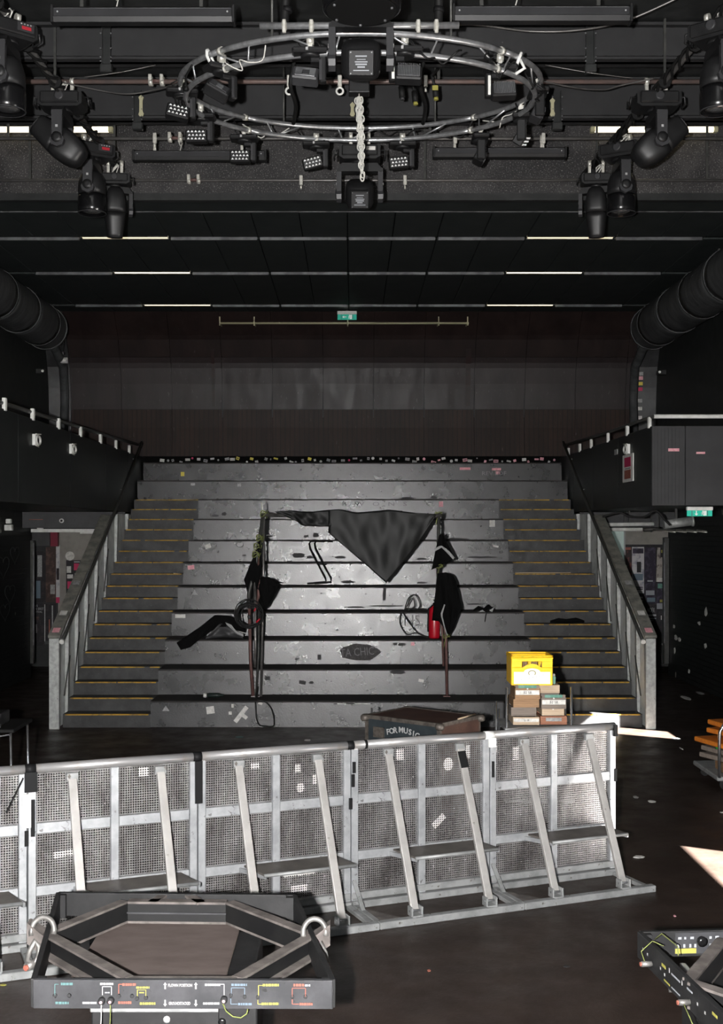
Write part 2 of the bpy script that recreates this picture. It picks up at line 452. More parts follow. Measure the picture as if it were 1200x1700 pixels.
# frames of the daylight openings
d = struct('door_1', 'side door standing open to daylight')
MB().box(5.97, 6.22, D1[0]-.06, D1[0], 0, D1[2]).box(5.97, 6.22, D1[1], D1[1]+.06, 0, D1[2]).box(5.97, 6.22, D1[0]-.06, D1[1]+.06, D1[2], D1[2]+.06).build('door_frame', 'frame_black', d)
d = struct('window_1', 'small side window letting in sunlight')
MB().box(5.97, 6.22, W2[0]-.05, W2[0], W2[2]-.05, W2[3]+.05).box(5.97, 6.22, W2[1], W2[1]+.05, W2[2]-.05, W2[3]+.05).box(5.97, 6.22, W2[0], W2[1], W2[3], W2[3]+.05).box(5.97, 6.22, W2[0], W2[1], W2[2]-.05, W2[2]).build('window_frame', 'frame_black', d)

# high ceiling, bulkhead, steel beams
c = struct('ceiling', 'black ceiling of tiles, beams and a bulkhead')
MB().box(-6.2, 6.2, -3.2, 15.35, H9, H9+.12).build('ceiling_slab', 'black_paint', c)
b = MB()
b.box(-6.0, 6.0, 15.2, 15.35, ZC+.02, H9)
b.build('bulkhead', 'bulkhead', c)
MB().box(-6.0, 6.0, 15.12, 15.22, ZC-.06, ZC+.03).build('bulkhead_edge', 'black_paint', c)
for (y, z0, z1, d) in ((12.3, 7.55, H9, .22), (13.8, 7.46, H9, .24)):
    o = MB().box(-6, 6, y+d/2-.03, y+d/2+.03, z0, z1).box(-6, 6, y, y+d, z0, z0+.025).box(-6, 6, y, y+d, z1-.05, z1-.02)
    o.box(-6, 6, y+.02, y+d/2, z0+.04, z1-.07)
    o.build('beam', 'beam_paint', c)
for (y, z) in ((14.7, 7.80),):
    MB().box(-6, 6, y, y+.16, z, H9).build('beam', 'black_paint', c)
# low ceiling: one tile per bay, slots between the rows
X0, TW = -.07, .641
MB().box(-6.0, 6.0, 15.35, 24.3, 7.14, 7.26).build('ceiling_slab', 'dark_void', c)
rows = [(15.22, 15.88, 1), (15.93, 17.24, 0), (17.40, 19.59, 0), (19.75, 22.42, 0), (22.58, 23.2, 0)]
for (y0, y1, solid) in rows:
    if solid:
        MB().cbox(-5.98, 5.98, y0, y1, ZC, ZC+.03, .004).build('ceiling_panel', 'ceiling_tile', c); continue
    src = None
    for i in range(-9, 10):
        xa = X0 + TW * i; xb = xa + TW
        if i == -9: xa = -5.98
        if i == 9: xb = 5.98; 
        if xa >= 5.9: continue
        if src is not None and -9 < i < 8:
            inst(src, c, (xa - sx, 0, random.uniform(-.004, .004)))
        else:
            xb = min(xb, 5.98)
            o = MB().cbox(xa+.006, xb-.006, y0, y1, ZC, ZC+.03, .005).build('ceiling_tile', 'ceiling_tile', c)
            if i > -9 and src is None: src = o; sx = xa
# narrow trim at the head of the tiled ceiling and metal strips in the slots
MB().box(-5.9, 5.9, 15.885, 15.925, ZC-.005, ZC+.02).build('trim_strip', 'slot_metal', c)
lamp_n = 0
names = {-1: 'left', 1: 'right'}
rown = ['nearest', 'middle', 'farthest']
for ri, y in enumerate((17.32, 19.67, 22.5)):
    for i in range(-8, 8, 2):
        xa = X0 + TW * i + .02; xb = X0 + TW * (i + 2) - .02
        if i in (-6, 4):
            t = thing('fluorescent_light', 'lit fluorescent strip set in the %s slot of the tiled ceiling, %s side' % (rown[ri], 'left' if i < 0 else 'right'), 'light', ((xa+xb)/2, y, ZC), 0, 'fluorescent strips in the tiled ceiling')
            hw = (xb - xa) / 2
            MB().box(-hw, hw, -.075, -.06, -.005, .10).box(-hw, hw, .06, .075, -.005, .10).box(-hw, hw, -.075, .075, .10, .115).build('housing', 'slot_metal', t)
            MB().tube([(-hw+.02, .02, .045), (hw-.02, .02, .045)], .022, 10).build('tube', 'tube_light', t)
            MB().cbox(-hw+.01, hw-.01, -.055, .055, .004, .016, .003).build('diffuser', 'tube_warm' if ri == 0 else 'tube_light', t)
        else:
            j = random.uniform(-.01, .01)
            MB().cbox(xa, xb, y+.02+j, y+.06+j, ZC-.026, ZC+.02, .003).build('slot_strip', 'slot_metal', c)
    MB().box(-5.9, 5.9, y-.09, y+.09, ZC+.125, ZC+.135).build('slot_back', 'dark_void', c)
# tubes on the bulkhead
for sgn, xa, xb in ((-1, -4.55, -3.03), (1, 3.01, 4.55)):
    t = thing('fluorescent_light', 'bright bare fluorescent tube on the speckled bulkhead, %s side' % ('left' if sgn < 0 else 'right'), 'light', ((xa+xb)/2, 15.1, 7.76), 0, 'fluorescent tubes on the bulkhead')
    hw = (xb - xa) / 2
    MB().cbox(-hw, hw, .03, .1, -.02, .06, .008).build('housing', 'slot_metal', t)
    MB().tube([(-hw+.03, 0, 0), (hw-.03, 0, 0)], .036, 12).build('tube', 'tube_light', t)
    for e in (-1, 1):
        MB().cbox(e*hw-.03, e*hw+.03, -.03, .05, -.035, .035, .008).build('end_cap', 'yellow_cream', t)

# back wall: curved panels
wb = struct('wall_back', 'dark brown curved panelled wall above the tiers')
def prof(z):
    pts = [(4.0,23.92),(4.8,23.95),(5.2,23.93),(5.6,23.885),(6.0,23.80),(6.5,23.55),(7.0,23.10)]
    for (a, ya), (b2, yb) in zip(pts, pts[1:]):
        if z <= b2: 
            t = (z - a) / (b2 - a); return ya + (yb - ya) * t
    return pts[-1][1]
MB().box(-6, 6, 24.05, 24.3, 3.0, 7.2).build('backing', 'dark_void', wb)
MB().box(-6, 6, 23.0, 24.1, 6.97, 7.0).build('backing', 'dark_void', wb)
zz = [(4.19, 5.13, 'back_plank', 8), (5.136, 6.14, 'back_sheen', 10), (6.146, 6.94, 'back_panel', 10)]
edges = [-5.60] + [.418 + 1.0 * i for i in range(-5, 6)] + [5.60]
edges = sorted(e for e in edges if -5.61 < e < 5.61)
def wall_sheet(xa, xb, z0, z1, mat, n, name='panel', bulge=0.0):
    m = MB(); vs = []; fs = []
    for i in range(n + 1):
        z = z0 + (z1 - z0) * i / n; y = prof(z) - bulge
        vs += [(xa, y, z), (xb, y, z), (xb, y + .02, z), (xa, y + .02, z)]
    for i in range(n):
        a = 4 * i
        fs += [(a, a+1, a+5, a+4), (a+1, a+2, a+6, a+5), (a+3, a, a+4, a+7)]
    m.add(vs, fs, False)
    return m.build(name, mat, wb)
for xa, xb in zip(edges, edges[1:]):
    for (z0, z1, mt, n) in zz:
        wall_sheet(xa + .003, xb - .003, z0, z1, mt, n, bulge=random.uniform(0, .008))
# grooves of the lower planking
nt = M['back_plank'].node_tree; N = nt.nodes; L = nt.links
tc = N.new('ShaderNodeTexCoord'); sp = N.new('ShaderNodeSeparateXYZ'); L.new(tc.outputs['Object'], sp.inputs[0])
mu = N.new('ShaderNodeMath'); mu.operation = 'MULTIPLY'; mu.inputs[1].default_value = 1/.095; L.new(sp.outputs[0], mu.inputs[0])
fr = N.new('ShaderNodeMath'); fr.operation = 'FRACT'; L.new(mu.outputs[0], fr.inputs[0])
gt = N.new('ShaderNodeMath'); gt.operation = 'GREATER_THAN'; gt.inputs[1].default_value = .88; L.new(fr.outputs[0], gt.inputs[0])
bs = N['Principled BSDF']; lk = bs.inputs['Base Color'].links[0].from_socket
mx = N.new('ShaderNodeMix'); mx.data_type = 'RGBA'; L.new(gt.outputs[0], mx.inputs['Factor']); L.new(lk, mx.inputs[6]); mx.inputs[7].default_value = (.008,.006,.006,1)
L.new(mx.outputs[2], bs.inputs['Base Color'])
# reddish streaks run down the wall between two panels
for px, w_ in ((772, .10), (352, .06)):
    x = (px - VX) * YB / F
    o = wall_sheet(x, x + w_, 5.2, 6.3, 'maroon_streak' if 'maroon_streak' in M else mk('maroon_streak', (.020,.0085,.008), .5, col2=(.013,.009,.0085), scale=5), 8, 'paint_streak', .0095)
# slim bright seams between panels
for px in (369, 452, 536, 620, 704, 787, 870):
    x = (px - VX) * YB / F
    MB().box(x-.010, x+.010, 23.905-.012, 23.93, 4.98, 5.42).build('seam_strip', 'beam_paint', wb)
# black upstand with stickers along the top tier
MB().cbox(-4.9, 4.9, 23.80, 23.86, 4.03, 4.20, .006).build('upstand', 'drape', wb)
sm = ['paper', 'grey_paper', 'grey_paper', 'paper', 'grey_paper', 'magenta_paper', 'grey_paper', 'yellow_paper', 'paper']
for k in range(62):
    px = 268 + k * 10.7 + random.uniform(-3, 3)
    mt = random.choice(sm[:2] + sm) if px < 700 else random.choice(['pink_paper', 'paper', 'grey_paper', 'pink_paper'])
    x = (px - VX) * 23.8 / F; z = 4.115 + random.uniform(-.035, .045); ww = random.uniform(.02, .048); hh = random.uniform(.014, .03)
    a = random.uniform(-.35, .35)
    m_ = MB(Matrix.Translation((x, 23.797, z)) @ Matrix.Rotation(a, 4, 'Y'))
    if k % 4 == 1: m_.prism([(math.cos(t*PI/5)*hh, 0, math.sin(t*PI/5)*hh) for t in range(10)], (0, .002, 0))
    else: m_.box(-ww, ww, 0, .002, -hh, hh)
    o = m_.build('sticker', mt, wb)
    if k % 5 == 2:
        MB(Matrix.Translation((x, 23.795, z)) @ Matrix.Rotation(a, 4, 'Y')).box(-ww*.7, ww*.7, 0, .001, -hh*.2, hh*.3).build('print', 'gum', o)
# corner pilasters
for n_, sg in ((1, -1), (2, 1)):
    t = struct('trim_%d' % n_, 'narrow black corner strip beside the curved wall, %s' % ('left' if sg < 0 else 'right'))
    pts = []
    m = MB(); vs = []; fs = []; zs = [4.15 + i * .2 for i in range(15)]
    xa, xb = sg * 5.58, sg * 6.0
    for z in zs:
        y = prof(min(z, 6.95)) - .06
        vs += [(xa, y, z), (xb, y - .05, z), (xb, y + .1, z), (xa, y + .1, z)]
    for i in range(len(zs) - 1):
        a = 4 * i; fs += [(a, a+1, a+5, a+4), (a+1, a+2, a+6, a+5), (a+3, a, a+4, a+7)]
    m.add(vs, fs); recalc(m.build('strip', 'pilaster', t))
    if sg > 0:
        for (py, mt) in ((621, 'grey_paper'), (628, 'pink_paper'), (637, 'yellow_paper'), (646, 'magenta_paper'), (665, 'grey_paper'), (678, 'paper'), (693, 'paper')):
            z = CAMZ + (VY - py) * 23.8 / F; x = (1040 - VX) * 23.75 / F + .25; y = prof(z) - .075 - .012
            xx = 5.68 
            MB(Matrix.Translation((xx, y, z)) @ Matrix.Rotation(R(-7) * 1, 4, 'Z')).box(-.05, .05, -.004, .0, -.035, .035).build('sticker', mt, t)

# tiers: a wooden terrace, each step a body with its own riser board
ts = thing('tiered_seating', 'broad black-painted wooden tiers rising to the back wall', 'seating tiers', (0, D0, 0))
tier_y = []; risers = []
for k in range(1, 12):
    y = D0 + (k - 1) * TT; z = k * TH; tier_y.append(y)
    xa, xb = (-2.8, 2.66) if k <= 9 else (-4.02, 4.02)
    y2 = y + TT + (.02 if k < 11 else .05)
    tb = MB().box(xa, xb, y + .025, y2, 0 if k < 3 else z - 2 * TH, z).build('tier', 'tread', ts, True)
    jj = .004
    rb = MB().prism([(xa, y, z - TH + .004), (xb, y, z - TH + .004), (xb, y + .0135, z - .006), (xa, y + .0135, z - .006)], (0, .012, 0)).build('riser_board', 'riser', tb, False)
    for v in rb.data.vertices: v.co -= Vector((0, D0, 0))
    nb = MB().cbox(xa, xb, y - .004, y + .06, z - .020, z + .003, .002).build('shadow_nosing', 'tread', tb)  # dark lip, deepened to draw the shadow line at each tier edge
    for v in nb.data.vertices: v.co -= Vector((0, D0, 0))
    risers.append((y, z - TH, z))
for (sg, xa, xb, nm) in ((-1, -4.02, -2.8, 'left'), (1, 2.66, 4.02, 'right')):
    st = thing('staircase', 'flight of small yellow-edged black steps on the %s of the tiers' % nm, 'stairs', ((xa+xb)/2, D0, 0), 0, 'stairs beside the tiers')
    hw = (xb - xa) / 2
    for j in range(1, 19):
        y = (j - 1) * TT / 2; z = j * TH / 2
        so = MB().box(-hw, hw, y, y + TT / 2 + .01, max(0, z - 3*TH), z).build('step', 'step', st)
        # worn yellow edge
        x = -hw + .03; segs = MB()
        while x < hw - .05:
            l = random.uniform(.25, .7); 
            segs.cbox(x, min(x + l, hw - .03), y - .004, y + .035, z - .016, z + .003, .002)
            x += l + random.choice((0.004, .02, .08))
        segs.build('yellow_edge', 'yellow_paint', so)

# stickers, chalk and marks on the risers
def on_riser(px, py, dy=.004):
    for k in range(len(risers) - 1, -1, -1):
        y, z0, z1 = risers[k]
        z = CAMZ - (py - VY) * y / F
        if z0 - .02 <= z <= z1 + .02:
            yy = y + (z - z0) / TH * .0135 - dy
            return Vector(((px - VX) * y / F, yy, z)), y
    return None, None
def riser_patch(px, py, wpx, hpx, mt, rot=0.0, shape='box', name='sticker'):
    p, y = on_riser(px, py)
    if p is None: return
    w = wpx * y / F / 2; h = hpx * y / F / 2
    m = MB(Matrix.Translation(p - Vector((0, D0, 0))) @ Matrix.Rotation(R(rot), 4, 'Y'))
    if shape == 'box': m.box(-w, w, -.001, .003, -h, h)
    elif shape == 'tri': m.prism([(-w, -.001, -h), (w, -.001, -h), (0, -.001, h)], (0, .004, 0))
    elif shape == 'ring':
        m.tube([(math.cos(a*PI/8)*w, 0, math.sin(a*PI/8)*h) for a in range(16)], .006, 4, True)
    else:
        n = 11; pts = [(math.cos(a*2*PI/n)*w*random.uniform(.7, 1.1), -.001, math.sin(a*2*PI/n)*h*random.uniform(.7, 1.1)) for a in range(n)]
        m.prism(pts, (0, .004, 0))
    return m.build(name, mt, ts)
for a in [(345,860+47,10,7,'paper',-20), (317,942,11,7,'pink_paper',-5), (293,955,11,7,'paper',3), (299,1023,17,6,'paper',0),
          (349,1179,13,12,'paper',-8), (386,1172,4,6,'paper'), (382,1184,5,5,'paper'), (432,1168,7,4,'paper',20), (817,869,9,11,'paper'),
          (823,907,9,3,'paper',8), (732,837,7,9,'pink_paper'), (772,778,18,4,'pink_paper'), (824,779,15,4,'pink_paper'), (826,785,8,5,'pink_paper'),
          (303,787,6,7,'yellow_paper'), (320,804,7,4,'grey_paper'), (397,805,6,5,'grey_paper'), (685,1069,6,6,'pink_paper'), (699,1130,9,5,'paper',10)]:
    riser_patch(*a)
for a in [(338,905,10,8,'grey_paper',0,'tri'), (323,983,10,9,'grey_paper',0,'tri'), (275,1176,12,9,'grey_paper',0,'tri'), (460,806,9,9,'grey_paper',0,'tri')]:
    riser_patch(*a)
riser_patch(398, 904, 11, 9, 'grey_paper', 0, 'ring'); riser_patch(390, 902, 3, 3, 'paper', 0, 'blob')
# torn paper and bar shaped scraps on the bottom riser
o = riser_patch(400, 1186, 7, 32, 'paper', 38); o = riser_patch(405, 1189, 12, 6, 'paper', 38)
for a in [(496,922,24,9,'gum',0,'blob'), (515,925,14,6,'gum',0,'blob'), (508,890,10,5,'gum',0,'blob'), (524,888,12,9,'gum',0,'blob'), (444,1126,9,6,'gum'),
          (502,1133,11,6,'gum',10), (517,1133,10,5,'gum',0,'blob'), (530,1091,6,9,'gum'), (493,1094,9,4,'gum',0,'blob'), (656,1069,8,5,'gum',0,'blob'), (667,1070,16,6,'gum',0,'blob'),
          (372,853,10,7,'gum',0,'blob'), (357,856,14,5,'gum',0,'blob'), (531,912,5,3,'gum',0,'blob'), (447,890,12,4,'gum',0,'blob'), (720,826,12,5,'gum',0,'blob'), (676,827,30,4,'gum',0,'blob'),
          (700,967,22,4,'gum',0,'blob'), (577,966,24,5,'gum',0,'blob'), (565,925,22,5,'gum',0,'blob'), (700,928,20,4,'gum',0,'blob'), (638,986,5,21,'gum',3), (405,922,8,4,'gum',0,'blob'),
          (640,1006,60,3,'gum',0,'blob'), (590,1008,40,3,'gum',0,'blob'), (455,967,44,4,'gum',0,'blob'), (760,895,40,4,'gum',0,'blob'), (800,925,50,4,'gum',0,'blob'), (788,1003,34,3,'gum',0,'blob'),
          (660,1116,30,7,'gum',0,'blob'), (540,1035,4,3,'gum',0,'blob'), (560,1046,5,3,'gum',0,'blob'), (607,986,4,3,'gum',0,'blob'), (533,985,4,3,'gum',0,'blob')]:
    riser_patch(*a, name='mark') if len(a) > 5 else riser_patch(*a, name='mark')
for k in range(45):
    px = random.gauss(560, 110); py = random.uniform(790, 1140)
    if 300 < px < 850: riser_patch(px, py, random.uniform(1.5, 3.5), random.uniform(1.5, 3), 'gum', 0, 'blob', 'mark')
riser_patch(596, 1083, 84, 28, 'chalk_dark', 0, 'blob', 'smudge')
def riser_text(s, px, py, size, mt, wpx=None, rot=0):
    p, y = on_riser(px, py, .007)
    r = Vector((math.cos(R(rot)), 0, math.sin(R(rot)))); u = Vector((-math.sin(R(rot)), 0, math.cos(R(rot))))
    text(s, size * y / F, p, r, u, mt, ts, 'graffiti', world=True, width=wpx * y / F if wpx else None)
riser_text('TA CHIC', 593, 1083, 19, 'chalk', 56, 4)
riser_text('NS', 684, 1031, 26, 'chalk', 26, 0)
riser_text('R   B   W   O   N   S', 610, 837, 9, 'gum', 130)
riser_text('REV LOF', 820, 786, 9, 'chalk', 40, 0)
# ================================================================== BALUSTRADES, BALCONIES, DUCTS, PASSAGES
BX = 4.05
for sg, nm in ((-1, 'left'), (1, 'right')):
    t = thing('stair_balustrade', 'pale galvanised sloping balustrade wall flanking the %s stairs' % nm, 'balustrade', (sg*4.1, 16.55, 0), 0, 'stair balustrades')
    X = lambda v: sg * v
    L0 = Vector((sg*4.1, 16.55, 0))
    def q(x, y, z): return (sg*x - L0.x, y - L0.y, z)
    ys = [16.6, 17.15, 17.75, 18.4, 19.1, 19.85, 20.7, 21.7, 23.1]
    def ztop(y): return 1.25 + (y - 16.6) * .495 if y < 20.1 else min(3.06, 1.25 + 3.5*.495 + (y-20.1)*.1)
    def zbot(y): return max(0, (y - 17.25) * .57)
    for i, (ya, yb) in enumerate(zip(ys, ys[1:])):
        # panel sheet
        m = MB(); m.prism([q(4.085, ya+.01, zbot(ya)), q(4.085, yb-.01, zbot(yb)), q(4.085, yb-.01, ztop(yb)-.03), q(4.085, ya+.01, ztop(ya)-.03)], (sg*.03, 0, 0))
        recalc(m.build('panel', 'galv_panel', t))
        # upright rib on the stair side
        m = MB(); zb = max(0, zbot(ya) + .02)
        m.prism([q(4.05, ya-.02, zb), q(4.05, ya+.07, zb), q(4.03, ya+.07, ztop(ya)-.03), q(4.03, ya-.02, ztop(ya)-.03)], (sg*.06, 0, 0))
        recalc(m.build('post', 'galvanised', t))
        if 0 < i < 6:
            MB().tube([q(4.035, ya-.28, zbot(ya-.28)+.42*1), q(4.035, ya+.05, zbot(ya)+.95)], .010, 6).build('brace_rod', 'dark_rail', t)
    # end upright facing the hall
    MB().cbox(-.07, .07, .0, .05, 0, 1.25, .006).build('end_post', 'galvanised', t)
    # sloping cap
    m = MB(); 
    m.bar(q(4.1, 16.56, 1.27), q(4.1, 20.05, ztop(20.05)+.02), .17, .045, (0,0,1)); m.build('cap', 'rail_cap', t, bevel=.006)
    for (yy, mt) in ((17.1, 'paper'), (17.9, 'grey_paper'), (16.68, 'pink_paper')):
        z = 1.27 + (yy - 16.56) * .497 + .0245
        MB(Matrix.Translation(q(4.1, yy, z)) @ Matrix.Rotation(math.atan(.497), 4, 'X')).box(-.05, .05, -.06, .06, 0, .002).build('sticker', mt, t)
    # round handrail inside
    hr = thing('handrail', 'dark round steel handrail climbing the %s stairs' % nm, 'handrail', (sg*3.95, 16.5, 1.2), 0, 'stair handrails')
    def q2(x, y, z): return (sg*x - sg*3.95, y - 16.5, z - 1.2)
    pts = [q2(3.97, 16.46, 1.22), q2(3.95, 16.75, 1.40), q2(3.95, 20, 3.03), q2(3.97, 22.7, 4.40)]
    MB().tube(pts, .024, 10).build('rail', 'dark_rail', hr)
    MB().tube([q2(3.97, 16.44, 1.21), q2(3.97, 16.47, 1.225)], .034, 10).build('end_cap', 'white_paint', hr)
    for yy in (17.2, 18.4, 19.7, 21.0, 22.2):
        zz_ = 1.40 + (yy - 16.75) * .503
        MB().tube([q2(3.95, yy, zz_ - .02), q2(4.0, yy, zz_ - .09), q2(4.055, yy, zz_ - .09)], .010, 6).build('bracket', 'galvanised', hr)
    # balcony
    yn = 16.3 if sg > 0 else 11.6
    t = thing('balcony', ('dark grey boxed balcony front with a white top rail on the right' if sg > 0 else 'black side balcony with a row of white rail brackets on the left'), 'balcony', (sg*4.05, yn, 3.07), 0, 'side balconies')
    Lb = Vector((sg*4.05, yn, 3.07))
    def bb(m, x0, x1, y0, y1, z0, z1):
        a, b_ = sorted((sg*x0, sg*x1)); return m.cbox(a - Lb.x, b_ - Lb.x, y0 - yn, y1 - yn, z0 - 3.07, z1 - 3.07, .006)
    bb(MB(), 4.06, 5.99, yn+.05, 23.75, 3.09, 3.24).build('deck', 'black_paint', t)
    ysb = [yn+.05, 18.4, 20.3, 22.1, 23.5] if sg > 0 else [yn+.05, 14.6, 17.3, 19.8, 21.7, 23.5]
    for ya, yb in zip(ysb, ysb[1:]):
        bb(MB(), 4.05, 4.09, ya+.002, yb-.002, 3.07, 4.15).build('side_panel', 'balcony_black', t)
    if sg > 0:
        for xa, xb in ((4.05, 4.50), (4.504, 5.99)):
            bb(MB(), xa, xb, yn, yn+.05, 3.07, 4.15).build('front_panel', 'balcony_grey', t)
        MB().cbox(.66-.06, .66+.06, -.004, 0, .70, .73, .001).build('sticker', 'pink_paper', t)
        MB().cbox(.22, .37, -.004, 0, .735, .775, .001).build('sticker', 'pink_paper', t)
        for k in range(9):
            a = random.uniform(0, 6.28); r_ = random.uniform(.01, .07)
            MB().cbox(1.06+math.cos(a)*r_-.008, 1.06+math.cos(a)*r_+.008, -.003, 0, .70+math.sin(a)*r_*1.3, .72+math.sin(a)*r_*1.3, .001).build('paint_chip', 'white_paint', t)
        for k in range(8):
            MB().box(.03+k*.048, .034+k*.048, -.003, .001, .0+.02, 1.06).build('groove', 'balcony_black', t)
    else:
        bb(MB(), 4.05, 5.99, yn, yn+.05, 3.07, 4.15).build('front_panel', 'balcony_black', t)
    rp = []
    if sg > 0: rp = [(5.98, yn+.05, 4.28), (4.10, yn+.05, 4.28)]
    rp += [(4.08, max(yn, 16.35), 4.28)] if sg > 0 else [(4.08, yn+.1, 4.20), (4.08, 14, 4.22)]
    rp += [(4.08, 19.5, 4.30), (4.07, 23.2, 4.37)]
    MB().tube([(sg*a - Lb.x, b_ - yn, c_ - 3.07) for a, b_, c_ in rp], .026, 10).build('top_rail', 'dark_rail', t)
    if sg > 0:
        MB().tube([(4.09 - Lb.x, 0.05, 1.212), (5.98 - Lb.x, .05, 1.212)], .0285, 10).build('white_rail', 'white_paint', t)
    pxs = (1080, 1043, 1011, 983, 964, 945) if sg > 0 else (-60, 5, 52, 95, 132, 165, 191, 213)
    for px in pxs:
        yy = min(4.07 * F / abs(px - VX), 23.1)
        yy = max(yy, yn + .1)
        bb(MB(), 4.03, 4.075, yy-.035, yy+.035, 4.13, 4.28).build('rail_bracket', 'white_paint', t)

# white hook clamps fixed to the balcony sides
def ring_clamp(px, py, sg, lab):
    Y = 4.03 * F / abs(px - VX); p = P(px, py, Y); p.x = sg * 4.05
    t = thing('hook_clamp', lab, 'clamp', p, 0, 'white clamps on the balcony sides')
    pts = [(-sg*.04, math.cos(a*PI/9)*.10, math.sin(a*PI/9)*.055) for a in range(18)]
    MB().tube(pts, .016, 6, True).build('ring', 'white_paint', t)
    MB().box(*sorted((0, -sg*.04)), -.14, -.09, -.07, .07).build('plate', 'white_paint', t)
    MB().tube([(-sg*.04, -.12, .07), (-sg*.04, .12, .085)], .009, 6).tube([(-sg*.04, -.12, -.07), (-sg*.04, .02, -.08)], .009, 6).build('bolt', 'clamp_metal', t)
ring_clamp(61, 731, -1, 'white ring clamp on the left balcony, nearer the camera')
ring_clamp(121, 746, -1, 'white ring clamp on the left balcony, nearer the stairs')
ring_clamp(1040, 746, 1, 'white ring clamp above the red sign on the right balcony')
# red and white notice on the right balcony side
Y = 4.04 * F / (1043 - VX); p = P(1043, 800, Y)
t = thing('notice_sign', 'upright white-edged red notice on the right balcony side', 'sign', (4.04, Y, p.z))
MB().cbox(-.012, .005, -.33, .33, 0, .405, .004).build('board', 'white_paint', t)
MB().cbox(-.015, -.011, -.20, .20, .22, .36, .001).build('red_panel', 'magenta_paper', t)
MB().cbox(-.015, -.011, -.20, .20, .045, .175, .001).build('red_panel', 'print_red', t)
MB().cbox(-.015, -.011, -.16, .16, .19, .20, .001).build('print_line', 'gum', t)
# small notice left of it
o = MB().cbox(-.006, .006, -.10, .10, -.03, .05, .002).build('small_label', 'grey_paper'); o.location = (4.045, 4.04*F/(1022-VX), CAMZ+(VY-762)*17.6/F+.15)
tag(o, 'tiny pale label left of the red notice on the balcony', 'label')

# ventilation ducts along both walls
for sg, nm in ((-1, 'left'), (1, 'right')):
    cx, cz, r = sg * (5.60 if sg < 0 else 5.47), 6.43, .385
    t = thing('ventilation_duct', 'fat round black ventilation duct high along the %s wall' % nm, 'duct', (cx, 8, cz), 0, 'ventilation ducts')
    y = 8.0; k = 0
    while y < 21.9:
        y2 = min(y + 1.35, 22.0); rr = r + (.006 if k % 2 else 0)
        n = 7; pts = [(0, y - 8 + (y2 - y) * i / n, 0) for i in range(n + 1)]
        MB().tube(pts, rr, 28, radii=[rr + random.uniform(-.004, .004) for _ in pts]).build('section', 'duct', t)
        MB().tube([(0, y2 - 8 - .02, 0), (0, y2 - 8 + .02, 0)], r + .016, 28).build('joint_ring', 'duct', t)
        y = y2; k += 1
    # domed closed end and a pipe dropping from it
    MB(Matrix.Translation((0, 14.0, 0)) @ Matrix.Rotation(-PI/2, 4, 'X')).lathe([(r+.005, 0), (r*.97, .08), (r*.75, .2), (r*.3, .27), (.02, .28)], 28).build('end_dome', 'duct', t)
    MB().tube([(sg*.02, 14.1, -.15), (-sg*.03 - .0, 14.6, -.3), (-sg*.03, 15.2, -.55), (sg*.02, 15.55, -1.1), (sg*.05, 15.6, -1.8)], .085, 12).build('drop_pipe', 'duct', t)
    for yy in (3, 6.5, 10, 13.3):
        MB().box(-.012, .012, yy-.02, yy+.02, r*.95, 1.5 if yy < 7 else .62 + .05).build('hanger', 'dark_rail', t)
# cctv cameras on the upper side walls
for px, py, sg, nm in ((78, 616, -1, 'left'), (1068, 618, 1, 'right')):
    Y = 23.0 if sg < 0 else 23.2; p = P(px, py, Y); p.x = sg * 5.93
    t = thing('security_camera', 'little black wall camera below the %s duct end' % nm, 'camera', p)
    MB().cbox(-.07, .07, -.05, .05, -.02, .02, .01).cbox(-.09, .09, -.16, -.03, -.07, .03, .012).build('body', 'black_plastic', t)
    MB().cbox(*sorted((0, sg*.07)), -.03, .03, -.03, .03, .004).build('bracket', 'black_plastic', t)
    MB(Matrix.Translation((-sg*.06, -.165, -.02)) @ Matrix.Rotation(PI/2, 4, 'X')).lathe([(.025, 0), (.025, .02), (.018, .022)], 12).build('lens', 'white_paint', t)
o = thing('wall_socket', 'small pale socket box at the end of the left duct', 'socket', P(107, 598, 22.9))
MB().cbox(-.07, .07, -.03, .03, -.06, .05, .01).build('box', 'grey_paper', o); MB().cbox(-.03, .03, -.034, -.028, -.03, .02, .003).build('label', 'paper', o)
MB().cbox(-.06, .0, -.03, .03, .10, .16, .01).build('junction', 'header_grey', o); MB().tube([(-.03, 0, .16), (-.02, .05, .4), (-.05, .3, .6)], .012, 6).build('cable', 'cable', o)

# handrail pipe high on the back wall
p0 = P(364, 536.5, 23.0); p1 = P(778, 536.5, 23.0)
t = thing('wall_pipe', 'long thin cream pipe below the ceiling on the back wall', 'pipe', p0)
MB().tube([(0,0,0), tuple(p1 - p0)], .021, 8).build('pipe', 'yellow_cream', t)
for px in (365, 422, 577, 728, 776):
    x = (px - 364) * 23.0 / F
    MB().box(x-.012, x+.012, -.02, .32, -.012, .012).box(x-.012, x+.012, -.028, -.02, -.05, .12).build('bracket', 'yellow_cream', t)
